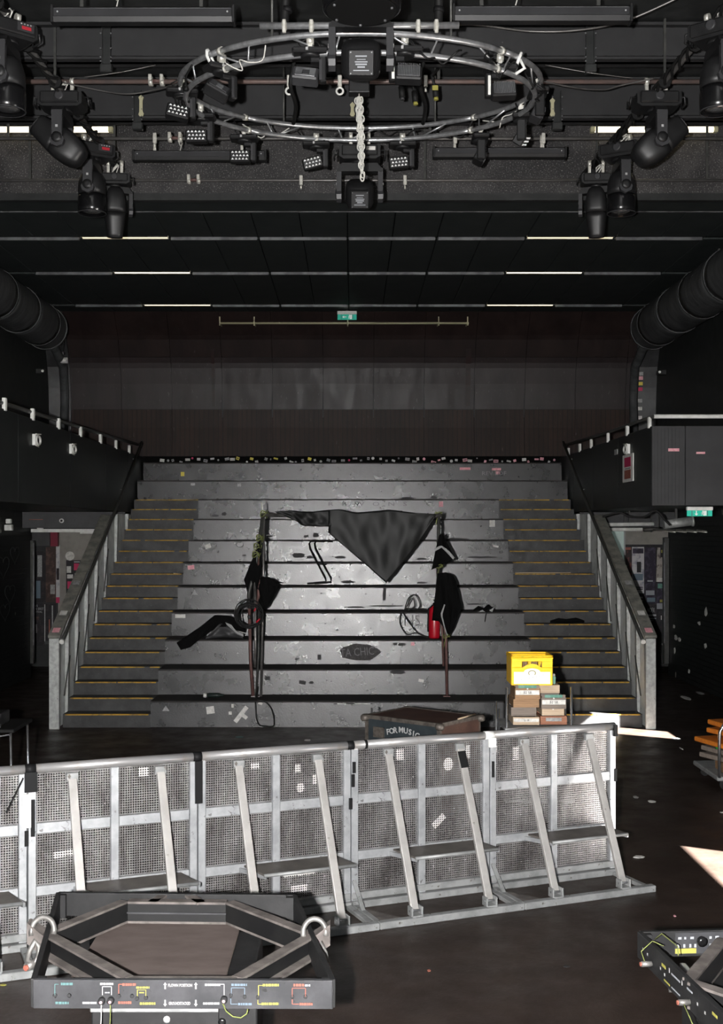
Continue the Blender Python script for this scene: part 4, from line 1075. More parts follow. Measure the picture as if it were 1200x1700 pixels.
# ---- moving-head spotlights
def moving_head(mount, s, base_rot, pan, tilt, lab, drop=.14, style='spot', front='plug', hl=1.0):
    """mount: point on the pipe; the fixture hangs below. tilt turns the head about the yoke axis"""
    t = thing('moving_head_light', lab, 'spotlight', mount, 0, 'moving-head spotlights')
    B = Matrix.Translation((0, 0, -drop)) @ Matrix.Rotation(base_rot, 4, 'Z') @ Matrix.Scale(s, 4)
    bw, bd, bh = .23, .17, .16
    base = MB(B); base.prism([(-bw, -bd+.03, -.02), (-bw+.02, -bd+.03, 0), (bw-.02, -bd+.03, 0), (bw, -bd+.03, -.02), (bw, -bd+.03, -bh+.03), (bw-.05, -bd+.03, -bh), (-bw+.05, -bd+.03, -bh), (-bw, -bd+.03, -bh+.03)], (0, 2*bd-.06, 0))
    base.cbox(-bw+.03, bw-.03, -bd, bd, -bh+.03, -.012, .012)
    bo = base.build('base', 'black_plastic', t)
    for e in (-1, 1):
        h = MB(B); h.tube([(e*bw, -.07, -.05), (e*(bw+.05), -.07, -.05), (e*(bw+.055), -.07, -.12), (e*(bw+.055), .07, -.12), (e*(bw+.05), .07, -.05), (e*bw, .07, -.05)], .011, 6); h.build('handle', 'black_plastic', bo)
        MB(B).cbox(e*.12-.03, e*.12+.03, -.06, .06, -.004, .012, .003).build('mount_plate', 'clamp_metal', bo)
    if front == 'plug':
        MB(B @ Matrix.Translation((0, -bd-.002, -.06)) @ Matrix.Rotation(PI/2, 4, 'X')).lathe([(.045, -.01), (.05, .004), (.035, .008), (.02, .006)], 16).build('connector', 'grey_plastic', bo)
    else:
        MB(B).cbox(.02, .18, -bd-.006, -bd+.01, -.10, -.02, .003).build('control_panel', 'grey_plastic', bo)
        MB(B).cbox(.06, .15, -bd-.009, -bd-.004, -.085, -.055, .001).build('display', 'red_display', bo)
        b = MB(B)
        for i in range(4): b.cbox(.05+i*.03, .064+i*.03, -bd-.009, -bd-.004, -.042, -.03, .002)
        b.build('buttons', 'print_white', bo)
    # clamps
    for e in (-1, 1):
        c = MB(Matrix.Translation((0,0,0)) @ Matrix.Rotation(base_rot, 4, 'Z'))
        c.tube([(e*.10*s-.018, math.cos(k*PI/6)*.038, math.sin(k*PI/6)*.038) for k in range(0)] or [(e*.10*s-.02, 0, 0), (e*.10*s+.02, 0, 0)], .040, 10)
        c.cbox(e*.10*s-.018, e*.10*s+.018, -.02, .02, -drop, -.02, .004)
        c.build('clamp', 'clamp_metal', t)
    # loose safety wire and white cable ends
    w_ = MB(); pts = [Vector((.02+.05*math.sin(k*1.3)*s, -.06+.03*math.cos(k*2.1), -drop*.9 + .10*abs(math.sin(k*.8)))) for k in range(9)]
    w_.tube(pts, .007, 5); w_.build('safety_wire', 'white_cable', t)
    # yoke
    Y0 = Matrix.Translation((0, 0, -drop - bh * s)) @ Matrix.Rotation(pan, 4, 'Z') @ Matrix.Scale(s, 4)
    yk = MB(Y0); yk.lathe([(.10, 0), (.10, -.03)][::-1], 16)
    yk.prism([(-.255, -.06, -.10), (-.20, -.06, -.025), (.20, -.06, -.025), (.255, -.06, -.10), (.255, -.06, -.12), (-.255, -.06, -.12)], (0, .12, 0))
    yo = yk.build('yoke', 'black_plastic', t); pz = -.36
    for e in (-1, 1):
        xa, xb = sorted((e*.205, e*.26))
        arm = MB(Y0); arm.prism([(xa, -.055, -.08), (xa, .055, -.08), (xa, .052, pz+.02), (xa, .075, pz-.02), (xa, .06, pz-.07), (xa, 0, pz-.095), (xa, -.06, pz-.07), (xa, -.075, pz-.02), (xa, -.052, pz+.02)], (xb-xa, 0, 0))
        ao = arm.build('arm', 'grey_plastic', yo)
        c = MB(Y0 @ Matrix.Translation((e*.262, 0, pz)) @ Matrix.Rotation(PI/2, 4, 'Y')).lathe([(.055, -.006), (.055, .006), (.02, .010)] if e > 0 else [(.02, -.010), (.055, -.006), (.055, .006)], 18).build('pivot_cap', 'black_plastic', ao)
        xo = e * .262
        MB(Y0).box(min(xo, xo+e*.004), max(xo, xo+e*.004), -.012, .012, pz+.10, pz+.125).build('label', 'print_white', ao)
    # head
    Hm = Y0 @ Matrix.Translation((0, 0, pz)) @ Matrix.Rotation(tilt, 4, 'X')
    if style == 'spot':
        body = [(.02, .27*hl), (.07, .265*hl), (.105, .24*hl), (.135, .19*hl), (.155, .10*hl), (.160, .02), (.158, -.05)]
        nose = [(.156, -.055), (.150, -.10*hl), (.135, -.20*hl), (.118, -.30*hl), (.112, -.33*hl), (.095, -.335*hl), (.09, -.315*hl)]
        sq = .35
    else:
        body = [(.02, .22), (.08, .21), (.13, .16), (.155, .08), (.16, 0), (.158, -.06)]
        nose = [(.157, -.065), (.165, -.10), (.165, -.22), (.158, -.27), (.15, -.275), (.14, -.255)]
        sq = .05
    ho = MB(Hm).lathe(body[::-1], 28, sq).build('head_rear', 'black_plastic', t)
    no = MB(Hm).lathe(nose[::-1], 28, sq*.6 if style == 'spot' else 0).build('head_front', 'black_gloss' if style != 'spot' else 'black_plastic', t)
    lz = nose[-1][1]
    MB(Hm @ Matrix.Translation((0, 0, lz))).lathe([(.02, -.012), (.06, -.008), (nose[-1][0], .004)], 24).build('lens', 'chrome' if style != 'spot' else 'black_gloss', no)
    MB(Hm).tube([(math.cos(a*PI/14)*(nose[-3][0]+.004), math.sin(a*PI/14)*(nose[-3][0]+.004), nose[-3][1]) for a in range(28)], .006, 5, True).build('lens_rim', 'grey_plastic', no)
    return t, Hm, ho
# the two on the ring, seen from behind
def rear_panel(Hm, ho, sc):
    z0 = .272
    MB(Hm).cbox(-.105, .105, -.10, .10, z0-.05, z0+.012, .012).build('rear_box', 'black_plastic', ho)
    MB(Hm).cbox(-.09, .09, -.085, .085, z0+.010, z0+.016, .002).build('rear_plate', 'gum', ho)
    for (y, w_, h_) in ((.055, .062, .008), (.03, .03, .012), (.01, .045, .012), (-.008, .05, .009), (-.026, .035, .006), (-.05, .045, .010)):
        MB(Hm).box(-w_, w_, y*-1-h_/2, y*-1+h_/2, z0+.0155, z0+.018).build('print', 'print_grey', ho)
    for e in (-1, 1):
        for f_ in (-1, 1):
            MB(Hm @ Matrix.Translation((e*.082, f_*.078, z0+.016))).lathe([(.006, 0), (.005, .004)], 8).build('screw', 'slot_metal', ho)
p = P(599, -14, 9.72)
tt, Hm, ho = moving_head(p, 1.0, 0, 0, R(116), 'large black moving-head spotlight on the near side of the ring', .03, hl=.80)
rear_panel(Hm, ho, 1)
MB().tube([(0, .1, -.02), (0, .1, H9 - p.z)], .024, 8).build('drop_tube', 'dark_rail', tt)
p = P(597, 226, 13.28)
tt, Hm, ho = moving_head(p, .98, 0, 0, R(118), 'black moving-head spotlight on the far side of the ring behind the chain', .13, hl=.80)
rear_panel(Hm, ho, 1)
MB(Matrix.Translation((0, 0, -.13))).cbox(.07, .17, -.172, -.166, -.075, -.035, .001).build('white_label', 'paper', tt)
# rows at the sides
def side_heads():
    for sg, nm in ((-1, 'left'), (1, 'right')):
        m = bar_at(sg, 10.9); x = (12 if sg < 0 else 1192)
        p = P(x, 0, 10.9); m.x = p.x
        moving_head(Vector((m.x, 10.9, 7.40)), 1.0, sg*R(-40), R(90), 0, 'nearest %s-hand spotlight, cut by the frame edge' % nm, .08, 'wash', 'panel' if sg < 0 else 'plug')
        p = P(104 if sg < 0 else 1089, 138, 12.6); p.z = 7.43
        moving_head(p, 1.0, 0, R(90), sg*R(-128), 'spotlight with slanted head, second in the %s row' % nm, .14, 'spot')
        p = P(153 if sg < 0 else 1031, 230, 14.0); p.z = 7.29
        moving_head(p, 1.0, sg*R(-30), R(90), 0, 'upright glossy-nosed spotlight, third in the %s row' % nm, .08, 'wash', 'panel' if sg < 0 else 'plug')
        p = bar_at(sg, 14.6)
        moving_head(p, .80, sg*R(-6), sg*R(-16), R(6), 'down-pointing ribbed spotlight at the far end of the %s row' % nm, .14, 'spot', hl=1.25)
side_heads()

# ---- small LED moving heads and strobes along the ring
def led_head(px, py, Y, lab, pan=0.0, arm=1, style='led', face=0.0, roll=0.0, s=1.0):
    m = P(px, py, Y)
    cat = 'strobe' if style == 'fin' else 'spotlight'
    t = thing('strobe_head' if style == 'fin' else 'led_head', lab, cat, m, pan, 'small heads along the ring truss')
    S = Matrix.Scale(s, 4)
    MB(S).cbox(-.15, .15, -.09, .09, -.10, -.055, .014).lathe([(.065, -.13), (.08, -.12), (.085, -.10)], 16).build('base', 'black_plastic', t)
    MB(S).cbox(-.02, .02, -.02, .02, -.06, .03, .004).tube([(-.03, 0, .02), (.03, 0, .02)], .036, 8).build('clamp', 'clamp_metal', t)
    MB(S).cbox(-.035, -.015, -.094, -.088, -.09, -.065, .001).build('socket_label', 'print_white', t)
    MB(S).tube([(-.05,.02,-.06), (-.10,.05,.02), (-.02,.06,.07), (.06,.03,.02), (.10,0,-.05)], .009, 6).build('lead', 'cable', t)
    a = MB(S); x = arm * .105
    a.cbox(min(0, x), max(0, x)+.0, -.035, .035, -.165, -.125, .008); a.cbox(x-.028, x+.028, -.045, .045, -.33, -.125, .010)
    a.build('arm', 'black_plastic', t)
    MB(S).cbox(x-.018*1-(.012 if arm > 0 else -.012), x+.006-(.012 if arm > 0 else -.012), -.049, -.044, -.32, -.15, .001).build('arm_cover', 'white_paint' if style == 'fin' else 'grey_plastic', t)
    hx = -arm * .035
    Hm = S @ Matrix.Translation((hx, 0, -.275)) @ Matrix.Rotation(face, 4, 'X') @ Matrix.Rotation(roll, 4, 'Y')
    ho = MB(Hm).cbox(-.115, .105, -.05, .06, -.062, .062, .012).build('head', 'black_plastic' if style != 'grey' else 'grey_plastic', t)
    if style == 'led':
        src = None
        for r_ in range(3):
            for c_ in range(5):
                cx = -.082 + c_ * .037 + (r_ % 2) * .010; cz = -.036 + r_ * .036
                if src is None:
                    src = MB().prism([(-.013, 0, -.006), (0, 0, .013), (.013, 0, -.006)], (0, -.006, 0)).build('led', 'led_white', ho)
                    src.matrix_local = Hm @ Matrix.Translation((cx, -.051, cz))
                else:
                    c = src.copy(); COL.objects.link(c); c.matrix_local = Hm @ Matrix.Translation((cx, -.051, cz))
    elif style == 'fin':
        MB(Hm).cbox(-.10, .09, -.07, -.048, -.05, .055, .01).build('cover', 'grey_plastic', ho)
        b = MB(Hm)
        for k in range(14): b.box(-.095+k*.0135, -.090+k*.0135, -.082, -.068, -.055, .058)
        b.build('fins', 'slot_metal', ho)
    else:
        MB(Hm).cbox(-.09, .08, -.056, -.049, -.045, .045, .004).build('window', 'grey_plastic' if style == 'dark' else 'slot_metal', ho)
        MB(Hm).cbox(-.03, .03, -.06, -.054, -.035, .02, .004).build('badge', 'slot_metal' if style == 'dark' else 'grey_plastic', ho)
    return t
led_head(302, 140, 11.5, 'LED head at the leftmost point of the ring', R(10), 1, 'led', R(-10), R(12))
led_head(333, 182, 12.2, 'LED head hanging beside the pale double coupler', 0, 1, 'led', 0, 0)
led_head(405, 218, 12.9, 'LED head in front of the lower left light bar', 0, 1, 'led', 0, 0)
led_head(525, 229, 13.2, 'LED head just left of the far spotlight', 0, 1, 'led', R(6), R(-14))
led_head(668, 229, 13.2, 'LED head just right of the far spotlight', 0, 1, 'led', R(4), R(-6))
led_head(797, 218, 12.9, 'narrow head seen edge-on above the lower right light bar', R(90), -1, 'dark', R(30))
led_head(866, 184, 12.2, 'tilted head seen edge-on on the right of the ring', R(80), -1, 'led', R(35), R(-20))
led_head(893, 141, 11.6, 'edge-on head at the rightmost point of the ring', R(90), -1, 'grey', R(25))
led_head(368, 100, 10.5, 'dark wedge head at the upper left of the ring', R(30), 1, 'dark', R(-35), R(35))
led_head(515, 72, 10.0, 'grey flat head left of the near spotlight', 0, 1, 'grey', R(-25), R(8))
led_head(672, 70, 10.0, 'finned strobe right of the near spotlight', 0, -1, 'fin', R(-15), R(3))
led_head(830, 100, 10.6, 'finned strobe at the upper right of the ring', 0, -1, 'fin', R(-10), R(-3))

# ---- LED light bars
mk('bar_grey', (.020,.020,.0215), .5, col2=(.026,.026,.028), scale=4)
def light_bar(x0, x1, yc, Y, lab, pipe_z):
    a = P(x0, yc, Y); b_ = P(x1, yc, Y); L_ = b_.x - a.x
    t = thing('light_bar', lab, 'light bar', a, 0, 'long LED light bars')
    h = .055 if Y > 12 else .065
    MB().prism([(0, -.05, h*.7), (0, -.03, h), (0, .06, h), (0, .06, -h), (0, -.03, -h), (0, -.05, -h*.4)], (L_, 0, 0)).build('housing', 'black_plastic', t)
    MB().box(.02, L_-.02, -.054, -.049, -h*.35, h*.65).build('front_cover', 'bar_grey', t)
    MB().box(.02, L_-.02, -.0545, -.0495, h*.62, h*.68).build('bright_edge', 'slot_metal', t)
    for x in (0, L_):
        MB().cbox(x-.012, x+.012, -.055, .065, -h-.01, h+.01, .004).build('end_plate', 'black_plastic', t)
        MB().tube([(x + (.05 if x == 0 else -.05), -.056, h*.2), (x + (.05 if x == 0 else -.05), -.05, h*.2)], .008, 6).build('screw', 'print_white', t)
    for f_ in (.16, .82):
        x = L_ * f_
        MB().box(x-.015, x+.015, -.01, .01, h, pipe_z - a.z).build('bracket', 'clamp_metal' if Y > 12 else 'dark_rail', t)
        MB().tube([(x-.02, 0, pipe_z - a.z), (x+.02, 0, pipe_z - a.z)], .042, 10).build('clamp', 'clamp_metal', t)
    w_ = MB(); x = L_*.35
    w_.tube([(x, 0, h), (x+.03, -.02, h+.1), (x+.01, -.03, h+.05), (x-.03, -.02, h+.16)], .006, 5).build('cable_tie', 'white_cable', t)
    return t
light_bar(88, 388, 26, 10.3, 'upper left black LED light bar at the top of the view', 7.46)
light_bar(752, 1046, 24, 10.3, 'upper right black LED light bar at the top of the view', 7.46)
light_bar(222, 441, 259, 14.0, 'lower left black LED light bar under the grey pipe', 7.29)
light_bar(720, 938, 254, 14.0, 'lower right black LED light bar under the grey pipe', 7.29)

# ---- chain hoist in the middle of the ring
p = P(596, 157, 11.5)
t = thing('chain_hoist', 'black hoist box with a bunched pale chain hanging from it', 'hoist', p)
MB().cbox(-.10, .10, -.07, .07, 0, .16, .01).build('body', 'black_plastic', t)
MB().cbox(-.095, .095, -.075, -.068, -.002, .006, .001).build('edge', 'slot_metal', t)
MB().tube([(0, 0, .16), (0, .02, H9 - p.z)], .012, 6).build('drop_wire', 'dark_rail', t)
MB().tube([(0, -.02, 0), (0, -.02, -.09)], .008, 6).build('hook', 'clamp_metal', t)
link_src = MB().tube([(math.cos(a*PI/5)*.017, 0, math.sin(a*PI/5)*.032) for a in range(10)], .0065, 5, True).build('chain_link', 'white_cable', t)
link_src.location = (0, -.02, -.06)
for strand in range(4):
    nL = (16, 14, 17, 13)[strand]
    for k in range(nL):
        x = (-.022, .022, .005, -.008)[strand] * (1 - k/nL*.4) + random.uniform(-.004, .004) + .002*k
        inst(link_src, t, (x, -.03 - .02*(strand % 2), -.07 - k*.044), (random.uniform(-.2,.2), random.uniform(-.2,.2), (PI/2 if k % 2 else 0) + random.uniform(-.3,.3)))
inst(link_src, t, (.03, -.05, -.80), (0,0,0), (1.1,1.1,1.3))

# ---- loose cables round the ring
random.seed(11)
for k, a in enumerate((PI*1.02, PI*.93, PI*.83, PI*.7, PI*.58, PI*.42, PI*.3, PI*.17, PI*.06, -PI*.05, PI*1.12, PI*1.3, PI*1.62, PI*1.75, PI*1.88)):
    pts = []
    for i in range(7):
        q_ = ring_pt(a + (i-3)*.05 + random.uniform(-.02,.02), random.uniform(-.07, .05), -.05 - .10*math.sin(i/6*PI)*random.uniform(.4, 1.6) + random.uniform(-.03,.03))
        pts.append(q_)
    mt = 'white_cable' if k % 4 == 3 else 'cable'
    where = ['at its leftmost point', 'under the leftmost LED head', 'above the pale double coupler', 'before the left light bar', 'left of the chain', 'just right of the chain', 'over the LED head right of the chain', 'above the lower right light bar', 'by the tilted edge-on head', 'at its rightmost point', 'by the dark wedge head', 'by the grey flat head', 'over the finned strobe nearest the centre', 'between the two finned strobes', 'over the upper right strobe'][k]
    cable('ring_cable', pts, .009 if mt == 'cable' else .006, mt, '%s cable looped on the ring truss %s' % ('thin pale' if mt == 'white_cable' else 'black', where), 'cable', 'loose cables on the ring truss')
cable('slack_cable', [P(1135,-8,11.2), P(1040,34,11.4), P(960,50,11.6), P(880,52,11.7), P(800,42,11.6), P(740,40,11.4)], .011, 'pipe_metal', 'long grey slack cable below the upper right light bar')
cable('slack_cable', [P(100,136,12.45), P(170,151,12.4), P(215,156,12.3), P(262,148,12.2), P(300,138,11.9)], .008, 'pipe_metal', 'thin slack cable strung left of the ring')
cable('slack_cable', [P(890,132,12.0), P(950,145,12.2), P(1000,149,12.4), P(1030,142,12.5), P(1085,130,12.5)], .008, 'pipe_metal', 'thin slack cable strung right of the ring')
cable('slack_cable', [P(140,128,12.2), P(200,120,12.2), P(258,108,12.25)], .005, 'pipe_metal', 'fine wire slanting below the near beam, left')
cable('slack_cable', [P(905,108,12.25), P(980,121,12.2), P(1050,130,12.2)], .005, 'pipe_metal', 'fine wire slanting below the near beam, right')
for i, px in enumerate((485, 700)):
    cable('wrapped_cable', [P(px, 60, 12.4), P(px+4, 95, 12.4), P(px-3, 140, 12.45), P(px+6, 175, 12.7), P(px+2, 205, 13.1)], .022, 'rubber', 'thick wrapped cable dropping behind the ring, %s of the near spotlight' % ('left' if i == 0 else 'right'), 'cable', n=8)
for i, (px, py) in enumerate(((666, 152), (688, 160), (722, 152))):
    t = thing('power_plug', ['black plug dangling by the reddish pipe, leftmost', 'black plug with a yellow tip, middle of three', 'black plug with a yellow tag, rightmost of three'][i], 'plug', P(px, py, 12.2), 0, 'dangling plugs')
    MB().tube([(0,0,.05), (.01,0,-.06)], .032, 10).build('body', 'rubber', t); MB().tube([(.01,0,-.06), (.012,0,-.085)], .024, 10).build('tip', 'print_yellow' if i else 'grey_plastic', t)
    MB().tube([(0,0,.05), (-.04,0,.16), (.03,.03,.24), (.0,.25,.27)], .012, 6).build('lead', 'cable', t)
    if i == 2: MB().cbox(-.03, .03, -.04, -.035, .0, .05, .002).build('tag', 'print_yellow', t)
# ================================================================== DRAPE RIG ON THE TIERS
YR_ = 17.15
def pole(t, pts, r, mt, name='pole', n=8):
    return MB().tube(pts, r, n).build(name, mt, t, True)
t = thing('drape_stand', 'bundle of leaning poles holding the left end of the crossbar', 'stand', P(424, 1155, YR_) , 0, 'pole stands of the drape rig')
t.location.z = .371
pole(t, [P(437,853,YR_), P(424,940,YR_-.03), P(413,985,YR_-.05), P(414,1010,YR_-.02)], .026, 'dark_rail')
pole(t, [P(438,858,YR_), P(437,960,YR_), P(436,1030,YR_), P(433,1158,YR_+.05)], .017, 'pole_steel')
pole(t, [P(430,925,YR_-.02), P(429,990,YR_-.03), P(424,1010,YR_-.02)], .022, 'pole_rust')
pole(t, [P(414,1010,YR_-.02), P(416,1100,YR_), P(420,1155,YR_)], .024, 'pole_rust')
pole(t, [P(423,965,YR_-.04), P(424,1070,YR_-.03), P(423,1108,YR_-.03)], .020, 'pole_steel')
pole(t, [P(430,1010,YR_+.02), P(429,1090,YR_+.02), P(425,1156,YR_+.02)], .016, 'dark_rail')
for (x, y) in ((438, 853), (431, 893), (427, 907), (425, 920)):
    c = P(x, y, YR_-.03)
    m = MB()
    for k in range(3): m.tube([c + Vector((math.cos(a*PI/5)*.05, math.sin(a*PI/5)*.045, (k-1)*.03 + math.sin(a*1.7+k)*.02)) for a in range(10)], .007, 5, True)
    m.tube([c, c + Vector((.04, -.03, -.06)), c + Vector((.07, -.03, .02))], .005, 5)
    m.build('neon_lashing', 'neon_cord', t, True)
MB().tube([P(434, 834, YR_), P(436, 852, YR_)], .012, 6).build('clip', 'clamp_metal', t, True)
MB().box(-.06, .06, -.05, .05, 0, .012).build('foot', 'pole_steel', t)
t = thing('drape_stand', 'pair of reddish poles holding the right end of the crossbar', 'stand', P(741, 1155, YR_), 0, 'pole stands of the drape rig')
t.location.z = .371
pole(t, [P(728,852,YR_), P(728,900,YR_), P(727,960,YR_)], .024, 'dark_rail')
pole(t, [P(727,960,YR_), P(740,1058,YR_), P(742,1156,YR_)], .021, 'pole_rust')
pole(t, [P(726,950,YR_), P(734,1050,YR_+.02), P(736,1106,YR_+.02)], .016, 'pole_rust')
pole(t, [P(739,1000,YR_-.06), P(743,1028,YR_-.06)], .02, 'pole_steel')
for (x, y) in ((728, 853), (730, 940), (741, 1056)):
    c = P(x, y, YR_-.02); m = MB()
    for k in range(2): m.tube([c + Vector((math.cos(a*PI/5)*.05, math.sin(a*PI/5)*.04, (k-.5)*.03 + math.sin(a*1.7+k)*.015)) for a in range(10)], .006, 5, True)
    m.tube([c, c + Vector((-.03, -.03, -.09)), c + Vector((-.04, -.03, -.16))], .005, 5)
    m.build('neon_lashing', 'neon_cord', t, True)
MB().box(-.05, .05, -.05, .05, 0, .012).build('foot', 'pole_rust', t)
a_ = P(436, 855, YR_-.05); b_ = P(733, 856, YR_-.05)
t = thing('crossbar', 'grey horizontal pole lashed between the two stands', 'pole', a_)
MB().tube([(0,0,0), tuple((b_-a_)*.5 + Vector((0,0,-.005))), tuple(b_-a_)], .025, 10).build('pole', 'pole_steel', t)
MB().tube([(-.02,0,0), (.005,0,0)], .030, 10).build('end_cap', 'rubber', t)

def cloth(name, lab, mt, top, bot, nu, nv, Y, amp, seed, cat='cloth', wr=9.0, th=.004):
    """hanging sheet between an upper and a lower pixel outline, with folds in depth"""
    random.seed(seed)
    ph = [random.uniform(0, 6.28) for _ in range(8)]
    def ev(pl, u):
        d = [0]
        for a, b in zip(pl, pl[1:]): d.append(d[-1] + math.hypot(b[0]-a[0], b[1]-a[1]))
        s_ = u * d[-1]
        for i in range(len(pl)-1):
            if s_ <= d[i+1] + 1e-9:
                f_ = (s_ - d[i]) / max(1e-9, d[i+1]-d[i]); return (pl[i][0]+(pl[i+1][0]-pl[i][0])*f_, pl[i][1]+(pl[i+1][1]-pl[i][1])*f_)
        return pl[-1]
    vs = []; fs = []
    for j in range(nv + 1):
        v = j / nv
        for i in range(nu + 1):
            u = i / nu; a = ev(top, u); b = ev(bot, u)
            x = a[0] + (b[0]-a[0])*v; y = a[1] + (b[1]-a[1])*v
            dy = amp * (math.sin(u*wr + ph[0] + v*2.5) * .5 + math.sin(u*wr*2.1 - v*5 + ph[1]) * .28 + math.sin(v*8 + u*4 + ph[2]) * .2 + math.sin(u*wr*3.7 + v*9 + ph[3]) * .12)
            vs.append(P(x, y, Y + dy * (.35 + .65*min(1, 2.2*min(u, 1-u) + v*.4))))
    for j in range(nv):
        for i in range(nu):
            a = j*(nu+1)+i; fs.append((a, a+1, a+nu+2, a+nu+1))
    o = MB().add(vs, fs, True).build(name, mt)
    c = sum((v.co for v in o.data.vertices), Vector()) / len(o.data.vertices); c.z = min(v.co.z for v in o.data.vertices)
    for v in o.data.vertices: v.co -= c
    o.location = c
    so = o.modifiers.new('thick', 'SOLIDIFY'); so.thickness = th
    return tag(o, lab, cat)
cloth('tarpaulin', 'shiny black tarpaulin hanging in a triangle from the crossbar', 'tarp',
      [(545,847),(560,845),(592,851),(645,846),(690,852),(722,853)], [(545,884),(577,912),(610,940),(641,968),(660,945),(695,900),(724,855)], 42, 26, YR_-.14, .032, 4, 'tarpaulin', 12)
cloth('tarpaulin', 'narrow bunched end of black tarpaulin draped along the crossbar', 'tarp',
      [(455,849),(480,847),(510,850),(550,846)], [(470,855),(490,864),(503,873),(550,874)], 26, 8, YR_-.13, .035, 5, 'tarpaulin', 11)
cloth('drape', 'black drape hanging at the left side of the pole bundle', 'drape', [(431,893),(420,925),(405,962)], [(436,940),(428,975),(415,1000)], 10, 6, YR_-.06, .05, 6)
cloth('drape', 'black drape bulging right of the pole bundle', 'drape', [(420,972),(430,960),(437,957)], [(436,1016),(452,995),(462,975)], 8, 8, YR_-.02, .06, 7)
o = cloth('drape', 'black drape puffed out from the middle of the left poles', 'drape', [(426,962),(440,957),(455,962),(462,972)], [(437,1012),(444,1008),(452,992),(462,975)], 10, 8, YR_-.05, .05, 8)
cloth('drape', 'black drape lying out to the left over the tier edge', 'drape', [(293,1067),(330,1042),(357,1021),(380,1022),(408,1034)], [(300,1079),(315,1075),(345,1050),(366,1040),(407,1050)], 22, 6, 17.5, .05, 9)
cloth('drape', 'grey-lined fold of drape resting on the tier at left', 'balcony_grey', [(342,1058),(366,1034),(400,1052)], [(340,1061),(370,1058),(404,1060)], 14, 5, 17.45, .04, 10)
cloth('trim_strap', 'pale strap edging the left drape', 'grey_trim', [(374,1033),(384,1037),(392,1048),(404,1052)], [(376,1037),(386,1046),(394,1053),(404,1057)], 10, 2, 17.38, .01, 12, 'strap')
cloth('drape', 'black drape with a pale hem tied on the right stand', 'drape', [(729,888),(735,885),(738,893)], [(716,946),(728,940),(740,935),(755,928)], 12, 10, YR_-.06, .05, 13)
cloth('trim_strap', 'pale curved hem strap on the upper right drape', 'grey_trim', [(720,911),(732,905),(744,913),(755,926)], [(721,916),(733,909),(743,919),(752,929)], 12, 2, YR_-.10, .008, 14, 'strap')
cloth('drape', 'large black drape hanging low on the right stand', 'drape', [(726,952),(740,950),(752,955),(757,965)], [(717,1030),(728,1031),(745,1052),(767,1009)], 16, 14, YR_-.07, .08, 15)
cloth('drape', 'small black drape lobe at the foot of the right bundle', 'drape', [(736,985),(752,985),(766,1007)], [(735,1040),(745,1055),(752,1046)], 10, 10, YR_-.045, .05, 16)
cloth('trim_strap', 'pale vertical strap in the lower right drape', 'grey_trim', [(737,1003),(731,1020),(737,1042),(742,1055)], [(739,1004),(734,1021),(739,1042),(743,1055)], 10, 2, YR_-.15, .008, 17, 'strap')

# coil of cable hung on the left poles
c = P(414, 1021, YR_-.08)
t = thing('cable_coil', 'coil of black cable with red plugs tied to the left poles', 'cable coil', c)
random.seed(5)
for k in range(9):
    rx, rz_ = random.uniform(.13, .205), random.uniform(.15, .215); ox, oz = random.uniform(-.02, .02), random.uniform(-.02, .02); ph = random.uniform(0, 6)
    MB().tube([(ox + math.cos(a*PI/14)*rx, -.03*k/9 + math.sin(a*.9+ph)*.012, oz + math.sin(a*PI/14)*rz_) for a in range(28)], .009, 5, True).build('loop', 'cable', t)
MB().tube([(.07,-.05,.06),(.10,-.05,.10)], .014, 6).tube([(.10,-.05,-.10),(.15,-.05,-.05)], .014, 6).build('red_plug', 'red_enamel', t)
MB().tube([(-.02,-.06,-.03),(.02,-.06,-.02)], .03, 8).build('plug', 'grey_plastic', t)
cable('loose_cable', [P(428,1140,17.0), P(426,1160,16.66), P(440,1165,16.64), P(452,1180,16.62), P(455,1203,16.5), P(445,1206,16.3), P(428,1200,16.62), P(424,1165,16.66)], .010, 'cable', 'thin cable trailing down the bottom riser below the left poles')
# tangle of cable on the right and the red extinguisher
c0 = P(688, 1010, 17.9)
t = thing('cable_tangle', 'tangle of black cable on the tiers left of the red extinguisher', 'cable', (c0.x, 17.85, 3*TH + .004))
for i, pts in enumerate(([(672,1012),(678,993),(690,988),(697,1005),(690,1012),(676,1010),(672,1012)], [(665,1018),(664,1035),(675,1053),(690,1050),(705,1056)], [(668,1016),(680,1035),(695,1052),(710,1058)], [(672,1010),(700,1011),(712,1012)], [(675,1008),(684,993),(688,1006),(676,1014)])):
    o = cable('loop', [P(x, y, 17.85 + .004*k) - t.location for k, (x, y) in enumerate(pts)], .009, 'cable', None, None, smooth=8); o.parent = t
t = thing('fire_extinguisher', 'red cylinder extinguisher standing behind the right drape', 'extinguisher', (P(720.5, 1060, 18.25).x, 18.22, 3*TH + .004))
MB().lathe([(.070, 0), (.082, .012), (.085, .03), (.085, .40), (.075, .45), (.045, .485), (.028, .495)], 24).build('cylinder', 'red_enamel', t)
MB().lathe([(.026, .49), (.026, .53), (.016, .545)], 12).build('valve', 'black_plastic', t)
MB().tube([(0,0,.53), (.08,0,.56)], .012, 6).build('lever', 'black_plastic', t)
MB().tube([(0,-.03,.52), (-.09,-.05,.45), (-.10,-.05,.2), (-.095,-.04,.1)], .012, 8).build('hose', 'rubber', t)
